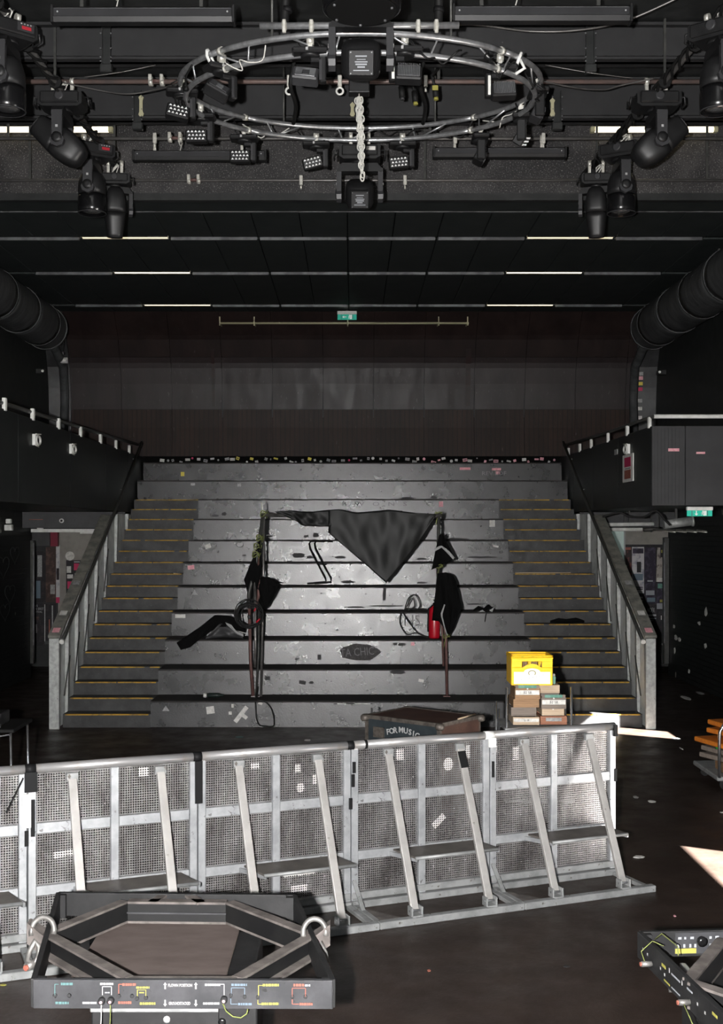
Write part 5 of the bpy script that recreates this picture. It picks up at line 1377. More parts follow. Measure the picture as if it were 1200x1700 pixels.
# folding steel bracket propped on the tiers
t = thing('tubular_bracket', 'black bent-tube bracket leaning between two tier edges', 'bracket', P(535, 969, 19.5))
t.location.z = 5*TH + .005
for dx in (0, 9):
    MB().tube([P(547 if dx == 0 else 552, 899 + dx*.0, 20.3), P(516+dx, 898, 20.3), P(513+dx, 903, 20.25), P(515+dx, 912, 20.1), P(540+dx, 960, 19.55), P(541+dx if dx == 0 else 549, 966, 19.5), P((510 if dx == 0 else 522)+dx*0, 969, 19.48)], .015, 6).build('tube', 'rubber', t, True)
MB().tube([P(528, 937, 19.8), P(542, 937, 19.8)], .010, 6).build('cross_tube', 'rubber', t, True)
# scraps on the right tiers
t = thing('crumpled_rag', 'crumpled dark rag on the tier right of the drape rig', 'rag', P(800, 1011, 18.95)); t.location.z = 4*TH + .004; t.location.y = 18.72
random.seed(3)
MB().tube([(-.16,0,.02),(-.08,.02,.06),(0,-.01,.03),(.08,.02,.08),(.16,0,.04)], .03, 6, radii=[.01,.035,.03,.04,.012]).build('cloth', 'drape', t)
MB().prism([(-.1,-.04,.0),(-.02,-.04,.03),(.02,-.04,.0)], (0,.01,0)).prism([(.08,-.04,.02),(.16,-.04,.07),(.13,-.04,.0)], (0,.01,0)).build('pale_corner', 'grey_paper', t)
o = cable('wire', [P(808,1016,18.6), P(806,1022,18.6), P(805,1032,18.62)], .008, 'cable', 'short wire hanging over the tier edge under the rag')
t = thing('pale_lath', 'pale lath lying on a right-hand step', 'lath', P(902, 995, 20.2)); t.location = (P(902,995,19.9).x, 19.83, 10.5*TH/2*1.0 + .1)
y_l = D0 + 10*TT/2; t.location = (P(902, 0, y_l).x, y_l + .05, 11*TH/2 + .006)
MB().cbox(-.46, .46, -.012, .012, 0, .014, .003).build('lath', 'wood_pale', t)
j = 7; y_l = D0 + (j-1)*TT/2
t = thing('dark_bag', 'flat black bundle lying on a right-hand step', 'bundle', (P(942, 0, y_l).x, y_l + .1, j*TH/2 + .003))
MB().tube([(-.25,0,.03),(-.12,.01,.045),(0,0,.035),(.15,.01,.05),(.28,0,.03)], .03, 7, radii=[.015,.04,.032,.042,.015]).build('cloth', 'drape', t)
mk('bottle_dark', (.012,.018,.016), .2)
t = thing('bottle', 'small bottle with a pale cap lying on the lowest tier', 'bottle', (P(358, 0, 17.0).x, 16.98, TH + .045))
MB(Matrix.Rotation(PI/2, 4, 'Y')).lathe([(.02, -.12), (.035, -.10), (.035, .05), (.016, .09), (.016, .12)], 14).build('glass', 'bottle_dark', t)
MB(Matrix.Rotation(PI/2, 4, 'Y') @ Matrix.Translation((0,0,-.14))).lathe([(.03,-.03),(.036,.0),(.025,.02)], 10).build('cap', 'paper', t)
t = thing('thin_lath', 'dark thin lath with pale tape on the lowest tier edge', 'lath', (P(586, 0, 16.7).x, 16.713, TH - .03))
MB().cbox(-.27, .27, -.008, .008, -.012, 0, .002).build('lath', 'rubber', t); MB().cbox(-.22, -.10, -.011, -.007, -.010, .0, .001).cbox(.02, .24, -.011, -.007, -.010, .0, .001).build('tape', 'paper', t)

# ================================================================== FLIGHT CASE, TROLLEY WITH CRATES
cx = Vector((.805, 11.1, 0)); ul = Vector((-.683, .56, 0)); ur = Vector((.47, .49, 0))
ul = ul.normalized(); ur = Vector((-ul.y*-1, ul.x*-1, 0)); ur = Vector((ul.y, -ul.x, 0)); Lc, Rc, Hc = .885, .68, .95
t = thing('flight_case', 'dark travelling case lettered FOR MUSIC behind the barrier', 'flight case', cx, 0)
def cbx(m, a0, a1, b0, b1, z0, z1):
    ps = [ul*a0 + ur*b0, ul*a1 + ur*b0, ul*a1 + ur*b1, ul*a0 + ur*b1]
    m.prism([p + Vector((0,0,z0)) for p in ps], (0,0,z1-z0)); return m
recalc(cbx(MB(), .012, Lc-.012, .012, Rc-.012, .08, Hc-.01).build('body', 'case_blue', t))
recalc(cbx(MB(), .02, Lc-.02, .02, Rc-.02, Hc-.012, Hc+.002).build('lid', 'case_brown', t))
recalc(cbx(MB(), -.002, .012, .03, Rc-.03, .1, Hc-.03).build('end_panel', 'case_brown', t))
for (a, b) in ((0,0), (Lc-.035,0), (0,Rc-.035), (Lc-.035,Rc-.035)):
    recalc(cbx(MB(), a, a+.035, b, b+.035, .08, Hc).build('corner_angle', 'case_trim', t))
for e in ((0, Lc, -.003, .032), (0, Lc, Rc-.03, Rc+.003), (-.003, .03, 0, Rc), (Lc-.03, Lc+.003, 0, Rc)):
    recalc(cbx(MB(), *e, Hc-.03, Hc+.006).build('edge_angle', 'case_trim', t))
for (a, b) in ((0,0), (Lc,0), (0,Rc), (Lc,Rc)):
    p = ul*a + ur*b
    MB(Matrix.Translation((p.x, p.y, Hc-.01))).lathe([(.03,-.045),(.042,-.03),(.042,.0),(.025,.018)], 10, .3).build('ball_corner', 'case_trim', t)
    p = ul*(.1 if a == 0 else Lc-.1) + ur*(.1 if b == 0 else Rc-.1)
    MB(Matrix.Translation((p.x, p.y, .05)) @ Matrix.Rotation(PI/2, 4, 'X')).lathe([(.05,-.018),(.05,.018)], 14).build('castor', 'rubber', t)
m = MB(); cbx(m, Lc*.74, Lc*.88, -.006, .012, Hc-.20, Hc-.10); recalc(m.build('card_holder', 'case_trim', t))
m = MB(); cbx(m, Lc*.28-.06, Lc*.28+.02, -.006, .012, Hc-.17, Hc-.13); recalc(m.build('catch', 'case_trim', t))
s_ = 'FOR MUSIC'
for i, ch in enumerate(s_):
    if ch == ' ': continue
    f_ = i / (len(s_)-1); a = Lc*(.68 - .40*[0,.125,.25,.36,.44,.60,.74,.85,.97][i]); z = Hc - .135 + .035*math.sin(f_*PI)
    ang = (0.5 - f_) * .35
    r_ = (-ul) * math.cos(ang) + Vector((0,0,1)) * math.sin(ang); u_ = Vector((0,0,1)) * math.cos(ang) - (-ul) * math.sin(ang)
    text(ch, .075, ul*a + Vector((0,0,z)) - ur*-0 + (-ur)*.002 + Vector((0,0,0)), r_, u_, 'print_white', t, 'lettering', bold=.0015, depth=.002)
for i, ch in enumerate('N A'):
    if ch != ' ': text(ch, .05, ul*(Lc*(.60-.03*i)) + Vector((0,0,Hc-.215)) - ur*.002, -ul, (0,0,1), 'print_white', t, 'lettering', depth=.002)
MB().tube([ul*.05+ur*.66+Vector((0,0,Hc+.012)), ul*-.0+ur*.3+Vector((0,0,Hc+.012))], .008, 6).build('lid_stay', 'wood_pale', t)

# two-shelf trolley
YT = 11.4
def TX(px): return (px - VX) * YT / F
def TZ(py): return CAMZ - (py - VY) * YT / F
zsh = TZ(1203) - .012
t = thing('trolley', 'steel shelf trolley with thin chrome posts under the crates', 'trolley', (TX(893), YT, 0))
x0, x1 = TX(838) - TX(893), TX(947) - TX(893)
for (x, y, zt) in ((x0, -.12, TZ(1139)), (x1-.01, -.10, TZ(1138)), (x0-.03, .45, TZ(1175)), (x1+.02, .40, TZ(1178))):
    MB().tube([(x, y, .10), (x, y, zt)], .012, 8).build('post', 'chrome', t)
    MB(Matrix.Translation((x, y, .055)) @ Matrix.Rotation(PI/2, 4, 'Y')).lathe([(.05,-.015),(.055,0),(.05,.015)], 14).build('castor', 'rubber', t)
for z in (.22, zsh):
    MB().cbox(x0-.02, x1+.02, -.14, .46, z-.03, z, .006).build('shelf', 'dull_aluminium', t)
# wooden label boxes
def label_box(px0, px1, py0, py1, dy, mt, lab, label='paper', green=False, num=None, lw=.82, dep=.34):
    xa, xb = TX(px0), TX(px1); z0, z1 = TZ(py1), TZ(py0)
    t = thing('label_box', lab, 'box', ((xa+xb)/2, YT + dy, z0), 0, 'wooden boxes on the trolley')
    w_ = (xb - xa)/2; h = z1 - z0
    b = MB(); b.cbox(-w_, w_, 0, .012, 0, h, .002); b.build('front_board', mt, t)
    for e in (-1, 1): MB().cbox(min(e*w_, e*(w_-.012)), max(e*w_, e*(w_-.012)), .012, dep, 0, h, .002).build('side_board', mt, t)
    MB().cbox(-w_+.012, w_-.012, dep-.012, dep, 0, h, .002).build('back_board', mt, t)
    MB().box(-w_+.012, w_-.012, .012, dep-.012, 0, h*.7).build('contents', 'wood_grey', t)
    if green:
        MB().cbox(-w_*.72, w_*.72, .006, .02, h*.86, h*1.0+.028, .002).build('green_insert', 'insert_green', t)
        MB().cbox(-w_*.95, -w_*.72, .005, .02, h*.86, h+.03, .002).cbox(w_*.72, w_*.95, .005, .02, h*.86, h+.03, .002).build('insert_end', 'wood_grey', t)
        MB().tube([(-.0, -.006, h*.95), (0, .004, h*.95)], .008, 8).build('stud', 'paper', t)
    if label:
        l = MB().cbox(-w_*lw, w_*lw, -.004, .002, h*.40, h*.82, .001).build('paper_label', label, t)
        if num: text(num, h*.32, (0, -.0055, h*.60), (1,0,0), (0,0,1), 'gum', l, 'print', depth=.0004)
    return t
label_box(851, 895, 1190, 1203, -.02, 'wood_pale', 'white-fronted box at the bottom left of the trolley stack', 'paper', num='52 58', lw=.95)
label_box(849, 891, 1175, 1189.5, .03, 'wood_grey', 'dull grey-brown box, second from bottom in the left stack', None)
label_box(852, 895, 1160.5, 1174.5, 0, 'wood_brown', 'orange-brown box, third from bottom in the left stack', None)
label_box(854, 895.5, 1142, 1160, -.03, 'wood_brown', 'box with a numbered label and green insert topping the left stack', 'paper', True, '52 58', .95)
label_box(897, 941, 1189, 1203, .0, 'wood_red', 'reddish wooden box at the bottom right of the trolley stack', 'grey_paper', lw=.6)
label_box(900, 937, 1177, 1188.5, .02, 'wood_pale', 'pale box with a green rim, second from bottom on the right', None, True)
label_box(898, 939, 1158, 1176.5, -.02, 'wood_grey', 'box with a numbered label and green insert in the right stack', 'paper', True, '52 58', .95)
label_box(897, 932, 1139.5, 1153, .10, 'wood_pale', 'plain pale box at the top of the right stack', None)
t = thing('tin', 'small dark metal tin with a pale lid on the right stack', 'tin', (TX(923.5), YT+.18, TZ(1139.5)))
MB().cbox(-.02, .02, -.02, .02, 0, .075, .004).build('body', 'insert_green', t); MB().cbox(-.016, .016, -.018, .018, .075, .10, .004).build('lid', 'grey_paper', t)
# yellow bottle crate
t = thing('bottle_crate', 'yellow plastic bottle crate with a white label, topmost on the trolley', 'crate', (TX(883), YT+.0, TZ(1138)))
w_, h, dp = (TX(917.5)-TX(849))/2, TZ(1093)-TZ(1138), .36
def wallc(m, dx0, dx1, dy0, dy1, z0, z1): return m.cbox(dx0, dx1, dy0, dy1, z0, z1, .005)
f_ = MB()                                              # front with hand hole
wallc(f_, -w_, w_, 0, .014, 0, h*.66); wallc(f_, -w_, -w_*.48, 0, .014, h*.655, h*.9); wallc(f_, w_*.48, w_, 0, .014, h*.655, h*.9); wallc(f_, -w_, w_, 0, .014, h*.88, h)
f_.prism([(-w_*.48, 0, h*.655), (-w_*.2, 0, h*.78), (0, 0, h*.80), (w_*.2, 0, h*.78), (w_*.48, 0, h*.655)], (0, .014, 0))
f_.build('front_wall', 'crate_yellow', t)
m = MB(); wallc(m, -w_, -w_+.014, .014, dp, 0, h); wallc(m, w_-.014, w_, .014, dp, 0, h); m.build('side_wall', 'crate_yellow', t)
m = MB(); wallc(m, -w_, w_, dp-.014, dp, 0, h); m.build('back_wall', 'crate_yellow', t)
MB().box(-w_+.01, w_-.01, .01, dp-.01, 0, .012).build('floor', 'crate_yellow', t)
m = MB()
for z in (h, h+.018): wallc(m, -w_-.006, w_+.006, -.006+.006*(z>h), .02, z-.004, z+.010); wallc(m, -w_-.006, -w_+.014, 0, dp, z-.004, z+.010); wallc(m, w_-.014, w_+.006, 0, dp, z-.004, z+.010); wallc(m, -w_-.006, w_+.006, dp-.014, dp+.006, z-.004, z+.010)
m.build('rim', 'crate_yellow', t)
for i in range(4):
    for j_ in range(3):
        MB(Matrix.Translation((-w_*.75 + i*w_*.5, .06 + j_*.11, .012))).lathe([(.028,0),(.03,.12),(.012,.19),(.012,.23)], 10).build('bottle', 'wood_brown', t)
lz0, lz1 = .015*h/.25, h*.46
lb = MB().prism([(-w_*.88, -.004, h*.06), (w_*.88, -.004, h*.06), (w_*.88, -.004, h*.50)] + [(w_*.40*math.cos(a)**1 if True else 0, -.004, h*.50 + h*.13*math.sin(a)) for a in [PI*k/10 for k in range(0, 11)]] + [(-w_*.88, -.004, h*.50)], (0, .005, 0)).build('label', 'crate_label', t)
MB().tube([(math.cos(a*PI/8)*w_*.17, -.005, h*.46 + math.sin(a*PI/8)*h*.09) for a in range(-2, 11)], .004, 5).build('emblem', 'print_yellow', lb)
for k, x in enumerate((-.11, -.07, -.035, 0, .035, .07, .10)):
    MB().bar((x*w_/.2, -.0055, h*.20 + .02*k*h/.25*.35), (x*w_/.2+.012, -.0055, h*.23 + .02*k*h/.25*.35), .003, .006, (0,1,0)).build('print', 'print_grey', lb)
# slim posts behind the case
for i, (px, y0, y1, Y, lab) in enumerate(((617, 1175, 1196, 12.4, 'thin pale post behind the left corner of the flight case'), (828, 1177, 1230, 11.9, 'thin chrome post between the flight case and trolley'))):
    a = P(px, y0, Y); t = thing('thin_post', lab, 'post', (a.x, Y, 0))
    MB().tube([(0,0,.01), (0,0,a.z)], .011, 8).build('post', 'chrome', t); MB().lathe([(.06,0),(.06,.012),(.02,.02)], 14).build('foot', 'rubber', t)

# trolley of boards at the right edge
t = thing('board_trolley', 'low trolley with a chrome hoop at the right edge', 'trolley', (4.35, 13.1, 0), R(0))
MB().cbox(-.52, .6, -.45, .45, .10, .15, .01).build('deck', 'dull_aluminium', t)
hp = P(1194, 1272, 12.65); 
MB().tube([(hp.x-4.35, -.45, .14), (hp.x-4.35, -.45, .50), (hp.x-4.35+.005, -.45, .62), (hp.x-4.35+.05, -.45, .70), (hp.x-4.35+.12, -.45, .72), (.5, -.45, .72), (.55, -.45, .66), (.55, -.45, .14)], .017, 10).build('hoop', 'chrome', t)
for (x, y) in ((-.42,-.35), (.5,-.35), (-.42,.35), (.5,.35)):
    MB(Matrix.Translation((x, y, .05)) @ Matrix.Rotation(PI/2, 4, 'X')).lathe([(.05,-.018),(.05,.018)], 14).build('castor', 'rubber', t)
def board(px, py, Y, lab, mt, ang, th=.045, L_=1.1, W_=.5, z=None):
    p = P(px, py, Y)
    t = thing('wooden_board', lab, 'board', (p.x, p.y, z if z is not None else p.z - th/2), R(ang), 'boards stacked on the right trolley')
    MB().cbox(0, L_, -W_, 0, 0, th, .008).build('board', mt, t, bevel=0)
    MB().cbox(.08, .14, -W_+.02, -.02, -.018, 0, .003).cbox(L_-.14, L_-.08, -W_+.02, -.02, -.018, 0, .003).build('batten', mt, t)
    return t
zb = .15
for (px, py, lab, mt, ang, z) in ((1160, 1257, 'lowest grey board of the stack on the right trolley', 'wood_grey', 24, .27), (1163, 1247, 'second grey board of the stack on the right trolley', 'wood_grey', 20, .345),
                                  (1152, 1231, 'broad orange board sticking out furthest on the right trolley', 'orange_board', 17, .440), (1172, 1217, 'middle orange board on the right trolley', 'orange_board', 22, .535), (1174, 1204, 'topmost orange board on the right trolley', 'orange_board', 14, .625)):
    board(px, py, 13.15, lab, mt, ang, .05, 1.0, .55, z)
for k, (x, y) in enumerate(((-.25, -.2), (.25, .15))):
    MB().cbox(x-.16, x+.16, y-.2, y+.2, .15, .252, .01).build('chock', 'wood_brown', bpy.data.objects[[o.name for o in bpy.data.objects if o.name.startswith('board_trolley')][0]])
p = P(1190, 1241, 13.0)
t = thing('green_bottle', 'green bottle wedged between the boards on the right trolley', 'bottle', (p.x+.02, 12.85, .435)); 
MB(Matrix.Rotation(R(90), 4, 'Y')).lathe([(.02,-.08),(.03,-.07),(.03,.03),(.012,.06),(.012,.09)], 12).build('glass', 'green_plastic', t)
MB(Matrix.Rotation(R(90), 4, 'Y') @ Matrix.Translation((0,0,.09))).lathe([(.014,0),(.014,.015)], 10).build('cap', 'print_yellow', t)

# folding table at the left edge
YQ = 11.2
px_, pz_ = P(23, 1208, YQ).x, P(23, 1211, YQ).z
t = thing('folding_table', 'black folding table with thin chrome legs at the left edge', 'table', (px_ - .6, YQ + .3, 0))
MB().cbox(-.65, .6, -.3, .35, pz_-.035, pz_, .008).build('tabletop', 'rubber', t)
for (x, y) in ((.56, -.27), (.56, .31), (-.6, -.27), (-.6, .31)):
    MB().tube([(x, y, pz_-.03), (x+.015, y, 0.0)], .012, 8).build('leg', 'chrome', t)
MB().tube([(.56, -.27, pz_-.05), (.2, -.27, pz_-.12)], .008, 6).build('brace', 'slot_metal', t)
p = P(4, 1207, YQ+.2)
t = thing('equipment_case', 'small black case with metal corners on the left table', 'case', (p.x - .25, YQ + .25, pz_ + .002))
MB().cbox(-.25, .25, -.15, .2, 0, .12, .01).build('body', 'black_plastic', t)
for x in (-.24, .24):
    for z in (.012, .108): MB().cbox(x-.02, x+.02, -.158, -.12, z-.018, z+.018, .006).build('corner', 'slot_metal', t)
MB().cbox(-.25, .25, -.154, -.148, .06, .068, .002).build('seam', 'slot_metal', t)

# ================================================================== CROWD BARRIER
BA = Vector((-2.128, 7.88)); BB = Vector((2.092, 9.62)); bd = (BB - BA); PW = bd.length / 4; bang = math.atan2(bd.y, bd.x); bd.normalize()
blab = ['barrier unit cut by the left frame edge, mostly hidden', 'barrier unit second from the left with dangling black tape', 'barrier unit in the middle behind the black lifting frame', 'barrier unit below the flight case', 'barrier unit at the right end of the row']
mk('step_tread', (.11,.10,.09), .5, .3, col2=(.06,.055,.05), scale=6, bump=.1, bscale=60)
def barrier_unit(k):
    o = BA + bd * PW * (k - 1)
    t = thing('crowd_barrier', blab[k], 'barrier', (o.x, o.y, 0), bang, 'aluminium crowd barrier units')
    W = PW; um = W * .5
    for x0, x1, nm in ((.004, .056, 'post'), (W-.056, W-.004, 'post'), (um-.028, um+.028, 'mid_post')):
        MB().cbox(x0, x1, -.025, .03, .05, 1.15, .004).build(nm, 'aluminium', t)
    for z, hh in ((.785, .07), (.375, .065)):
        for a, b in ((.056, um-.028), (um+.028, W-.056)):
            MB().cbox(a+.001, b-.001, -.018, .026, z-hh/2, z+hh/2, .004).build('cross_rail', 'aluminium', t)
    for z0, z1, y0 in ((.06, .11, -.03), (.0, .05, -.05)):
        MB().cbox(.006, W-.006, y0, .03, z0, z1, .004).build('bottom_rail', 'dull_aluminium', t)
    MB().tube([(.0, 0, 1.175), (W*.5, 0, 1.177), (W-.002, 0, 1.175)], .031, 14).build('top_rail', 'rail_worn', t)
    for (z0, z1) in ((.11, .343), (.407, .75), (.82, 1.15)):
        for a, b in ((.05, um-.025), (um+.025, W-.05)):
            MB().box(a, b, .004, .0065, z0-.004, z1+.004).build('perforated_sheet', 'perforated', t)
    for u in (.285*W/1.14, .875*W/1.14):
        st = MB().bar((u, -.045, 1.10), (u+.01, -.47, .085), .058, .03, (0,-1,.3)).build('strut', 'strut_aluminium', t, bevel=.004)
        MB().cbox(u-.04, u+.04, -.06, -.022, 1.085, 1.14, .004).build('hinge', 'dull_aluminium', st)
        MB().cbox(u-.03, u+.05, -.53, -.44, .045, .06, .003).cbox(u-.035, u-.022, -.52, -.45, .05, .115, .003).cbox(u+.042, u+.055, -.52, -.45, .05, .115, .003).build('foot_shoe', 'dull_aluminium', st)
        MB().tube([(u-.04, -.49, .085), (u+.06, -.49, .085)], .008, 6).build('pin', 'slot_metal', st)
    MB().cbox(.002, W-.002, -.545, -.485, .0, .05, .005).build('front_foot', 'dull_aluminium', t)
    for x0 in (.004, W-.05):
        MB().cbox(x0, x0+.046, -.49, -.04, .0, .03, .004).build('side_foot', 'dull_aluminium', t)
    # triangular floor gusset
    MB().prism([(.04, -.05, .004), (.30, -.485, .004), (.04, -.485, .004)], (0,0,.006)).build('gusset', 'frame_edge', t)
    MB().bar((.02, -.03, .20), (.02, -.20, .03), .012, .03, (1,0,0)).build('corner_brace', 'dull_aluminium', t)
    # fold-down step
    sp = MB(); sp.prism([(.33, -.03, .385), (W-.12, -.03, .385), (W-.06, -.26, .375), (.40, -.26, .375)], (0,0,.014)); so = recalc(sp.build('step_plate', 'step_tread', t))
    MB().tube([(.40, -.262, .378), (W-.06, -.262, .378)], .013, 8).build('step_edge', 'dull_aluminium', so)
    MB().bar((.30, -.03, .37), (.42, -.25, .365), .016, .03).build('step_arm', 'aluminium', so)
    MB().bar((W-.12, -.03, .37), (W-.05, -.25, .365), .016, .03).build('step_arm', 'aluminium', so)
    for i in range(3):
        MB().box(.62+i*.05, .625+i*.05, -.22, -.10, .3885, .3905).build('print_line', 'dull_aluminium', so)
    return t, W
units = []
for k in range(5): units.append(barrier_unit(k)[0])
W = PW
# tape at the joints
def wrap(t, u, mt, z=1.175, w_=.035, r=.034):
    MB().tube([(u-w_/2, 0, z), (u+w_/2, 0, z)], r, 14).build('tape_wrap', mt, t)
wrap(units[1], .02, 'black_tape', w_=.07); wrap(units[2], .0, 'black_tape', w_=.06); wrap(units[3], .0, 'black_tape', w_=.05); wrap(units[3], .12, 'black_tape', w_=.02); wrap(units[4], .0, 'white_tape', w_=.075, r=.0335)
MB().box(-.02, .06, -.040, -.026, 1.03, 1.16).build('tape_strip', 'black_tape', units[1])
MB().bar((-.03, -.05, 1.13), (-.14, -.07, .92), .004, .035, (0,1,0)).build('tape_tail', 'black_tape', units[1])
MB().box(-.035, .02, -.038, -.026, .80, 1.02).build('tape_strip', 'white_tape', units[1])
MB().box(.02, .045, -.0405, -.026, .74, .98).build('tape_strip', 'black_tape', units[1])
MB().box(-.02, .005, -.0405, -.026, .68, .78).build('tape_strip', 'black_tape', units[1])
MB().box(-.022, .03, -.040, -.026, .86, 1.15).build('tape_strip', 'black_tape', units[2])
MB().box(.008, .03, -.040, -.026, .98, 1.06).build('tape_strip', 'black_tape', units[3])
MB().box(.0, .022, -.040, -.026, .88, .97).build('tape_strip', 'black_tape', units[3])
MB().box(-.02, .004, -.04, -.026, .72, .80).build('tape_strip', 'black_tape', units[3])
MB().box(-.015, .045, -.040, -.026, 1.09, 1.16).build('tape_strip', 'white_tape', units[4])
MB().box(.015, .03, -.040, -.026, .86, .98).build('tape_strip', 'black_tape', units[4])
MB().box(W-.03, W+.004, -.040, .034, 1.10, 1.19).build('tape_strip', 'black_tape', units[4])
MB().box(W-.02, W+.003, -.03, .032, .74, .84).build('tape_strip', 'black_tape', units[4])
u = .875*W/1.14
MB().bar((u-.002, -.068, 1.085), (u+.004, -.117, .97), .062, .004, (0,-1,.3)).build('tape_strip', 'black_tape', units[3])
# sticker remains on the sheets
def bst(k, u, z, w_, h, mt='sheet_sticker', rot=0, round_=False):
    m = MB(Matrix.Translation((u, .0032, z)) @ Matrix.Rotation(R(rot), 4, 'Y'))
    if round_: m.prism([(math.cos(a*PI/8)*w_, 0, math.sin(a*PI/8)*h) for a in range(16)], (0,.0006,0))
    else: m.box(-w_, w_, 0, .0006, -h, h)
    m.build('sticker', mt, units[k])
sm_ = M['perforated'].copy(); sm_.name = 'sheet_sticker'; M['sheet_sticker'] = sm_
for nd in sm_.node_tree.nodes:
    if nd.type == 'VALTORGB':
        for e in nd.color_ramp.elements[:2]:
            pass
bsdf = sm_.node_tree.nodes['Principled BSDF']
for l in list(bsdf.inputs['Base Color'].links): sm_.node_tree.links.remove(l)
bsdf.inputs['Base Color'].default_value = (.42, .41, .40, 1); bsdf.inputs['Metallic'].default_value = 0; bsdf.inputs['Roughness'].default_value = .6
bst(1, .25, .60, .08, .02, rot=-6); bst(1, .77, 1.10, .035, .03); bst(2, .90, 1.06, .035, .04, round_=True); bst(2, .90, .95, .045, .035); bst(2, .76, .90, .03, .035, round_=True); bst(2, .74, 1.04, .02, .03)
bst(3, .50-.1, 1.08, .03, .04); bst(3, .95, 1.06, .035, .05); bst(3, .80, .98, .04, .05, round_=True); bst(3, .72, .56, .06, .025, rot=-40); bst(4, .24, 1.02, .025, .05); bst(2, .75, .30, .12, .03); bst(2, .75, .18, .06, .025); bst(2, .42, 1.08, .03, .02)

# ================================================================== LIFTING FRAMES IN THE FOREGROUND
def channel(m_top, p0, p1, z, h, wt=.055, name='channel', t=None, side=1):
    p0 = Vector(p0); p1 = Vector(p1); d = (p1-p0).normalized(); n = Vector((-d.y, d.x, 0)) * side
    wb_ = MB().bar(p0 + Vector((0,0,z-h/2)), p1 + Vector((0,0,z-h/2)), .010, h-.02, (0,0,1)); o = wb_.build(name, 'frame_web', t, True)
    f_ = MB().bar(p0 + n*wt*.4 + Vector((0,0,z-.006)), p1 + n*wt*.4 + Vector((0,0,z-.006)), wt, .012, (0,0,1)).bar(p0 + n*wt*.4 + Vector((0,0,z-h+.006)), p1 + n*wt*.4 + Vector((0,0,z-h+.006)), wt, .012, (0,0,1))
    f_.build('flange', 'frame_edge', o, True)
    return o
def lifting_frame(lab, FL, FR, RR_, RL, zt=.80, h=.124, plate_side='front', shack=True):
    FL, FR, RR_, RL = [Vector((p[0], p[1], 0)) for p in (FL, FR, RR_, RL)]
    c = (FL+FR+RR_+RL)/4
    t = thing('lifting_frame', lab, 'steel frame', (c.x, c.y, zt-h), 0, 'black octagon-braced lifting frames')
    zz_ = Vector((0,0,zt-h/2))
    ed = {'front': (FL, FR), 'right': (FR, RR_), 'rear': (RR_, RL), 'left': (RL, FL)}
    for nm, (a, b) in ed.items():
        lab_side = nm == plate_side
        d = (b-a).normalized()
        MB().bar(a - d*.0 + zz_, b + zz_, .026, h, (0,0,1)).build(nm.replace('front','end').replace('rear','end').replace('left','side').replace('right','side') + '_plate', 'frame_plate' if lab_side else 'frame_black', t, True, bevel=.003)
    for p in (FL, FR, RR_, RL):
        inw = (c - p); inw.z = 0; inw = inw.normalized()
        MB().bar(p + inw*.03 + Vector((0,0,zt-h)), p + inw*.03 + Vector((0,0,zt-.004)), .05, .05, (0,1,0)).build('corner_post', 'frame_black', t, True)
    lm, rm, fm, rmn = (FL+RL)/2, (FR+RR_)/2, (FL+FR)/2, (RL+RR_)/2
    fx = (FR-FL).normalized(); rx = (RR_-RL).normalized(); gy = ((rmn-fm)).normalized()
    f1, f2 = fm - fx*.22 + gy*.05, fm + fx*.22 + gy*.05
    r1, r2 = rmn - rx*.26 - gy*.13, rmn + rx*.26 - gy*.13
    hh = h*.92
    channel(None, lm + fx*.02, r1, zt-.004, hh, t=t, side=1); channel(None, r2, rm - fx*.02, zt-.004, hh, t=t, side=1)
    channel(None, lm + fx*.02, f1, zt-.004, hh, t=t, side=-1); channel(None, f2, rm - fx*.02, zt-.004, hh, t=t, side=-1)
    channel(None, r1, r2, zt-.006, hh, t=t, side=1); channel(None, f1 - fx*.02, f2 + fx*.02, zt-.006, hh, t=t, side=-1)
    for e in (-1, 1): MB().bar(rmn + rx*.13*e*1.0 - gy*.13 + Vector((0,0,zt-.012)), rmn + rx*.07*e + Vector((0,0,zt-.012)), .05, .012).build('stay', 'frame_edge', t, True)
    MB().bar(r1 + Vector((0,0,zt-hh*.55)), r2 + Vector((0,0,zt-hh*.55)), .03, .008).build('ledge', 'frame_plate', t, True)
    if shack:
        for mid, e in ((lm, -1), (rm, 1)):
            lug = MB().prism([mid + Vector((e*.005, -.05, zt-.11)), mid + Vector((e*.005, .05, zt-.11)), mid + Vector((e*.09, .035, zt-.05)), mid + Vector((e*.09, -.035, zt-.05))], (0,0,.10)); recalc(lug.build('lug', 'frame_edge', t, True))
            c0 = mid + Vector((e*.015, 0, zt-.01))
            sh = MB().tube([c0 + Vector((math.cos(a)*.055 - e*.0, -.03+math.sin(a)*.02, math.sin(a)*.06+.02)) for a in [PI*k/10 - .25 for k in range(0, 13)]], .0135, 10).build('shackle', 'shackle', t, True)
            MB().tube([c0 + Vector((e*.03, -.06, -.02)), c0 + Vector((e*.05, -.075, -.06)), c0 + Vector((e*.06, -.08, -.10)), c0 + Vector((e*.035, -.07, -.13)), c0 + Vector((e*.01, -.06, -.09)), c0 + Vector((e*.012, -.055, -.045))], .0135, 10, True).build('shackle_bow', 'shackle', sh, True)
            MB().tube([c0 + Vector((e*.06, -.10, -.13)), c0 + Vector((e*.02, -.04, -.12))], .020, 10).build('shackle_pin', 'shackle', sh, True)
            MB().tube([c0 + Vector((e*.062, -.112, -.131)), c0 + Vector((e*.056, -.10, -.13))], .014, 10).build('red_pin_end', 'print_red', sh, True)
    return t, c
def at8(px, py, z=.80):
    Y = (CAMZ - z) * F / (py - VY); return ((px - VX) * Y / F, Y)
FLp, FRp, RRp, RLp = at8(56, 1625), at8(552, 1626), at8(489, 1485), at8(97, 1481)
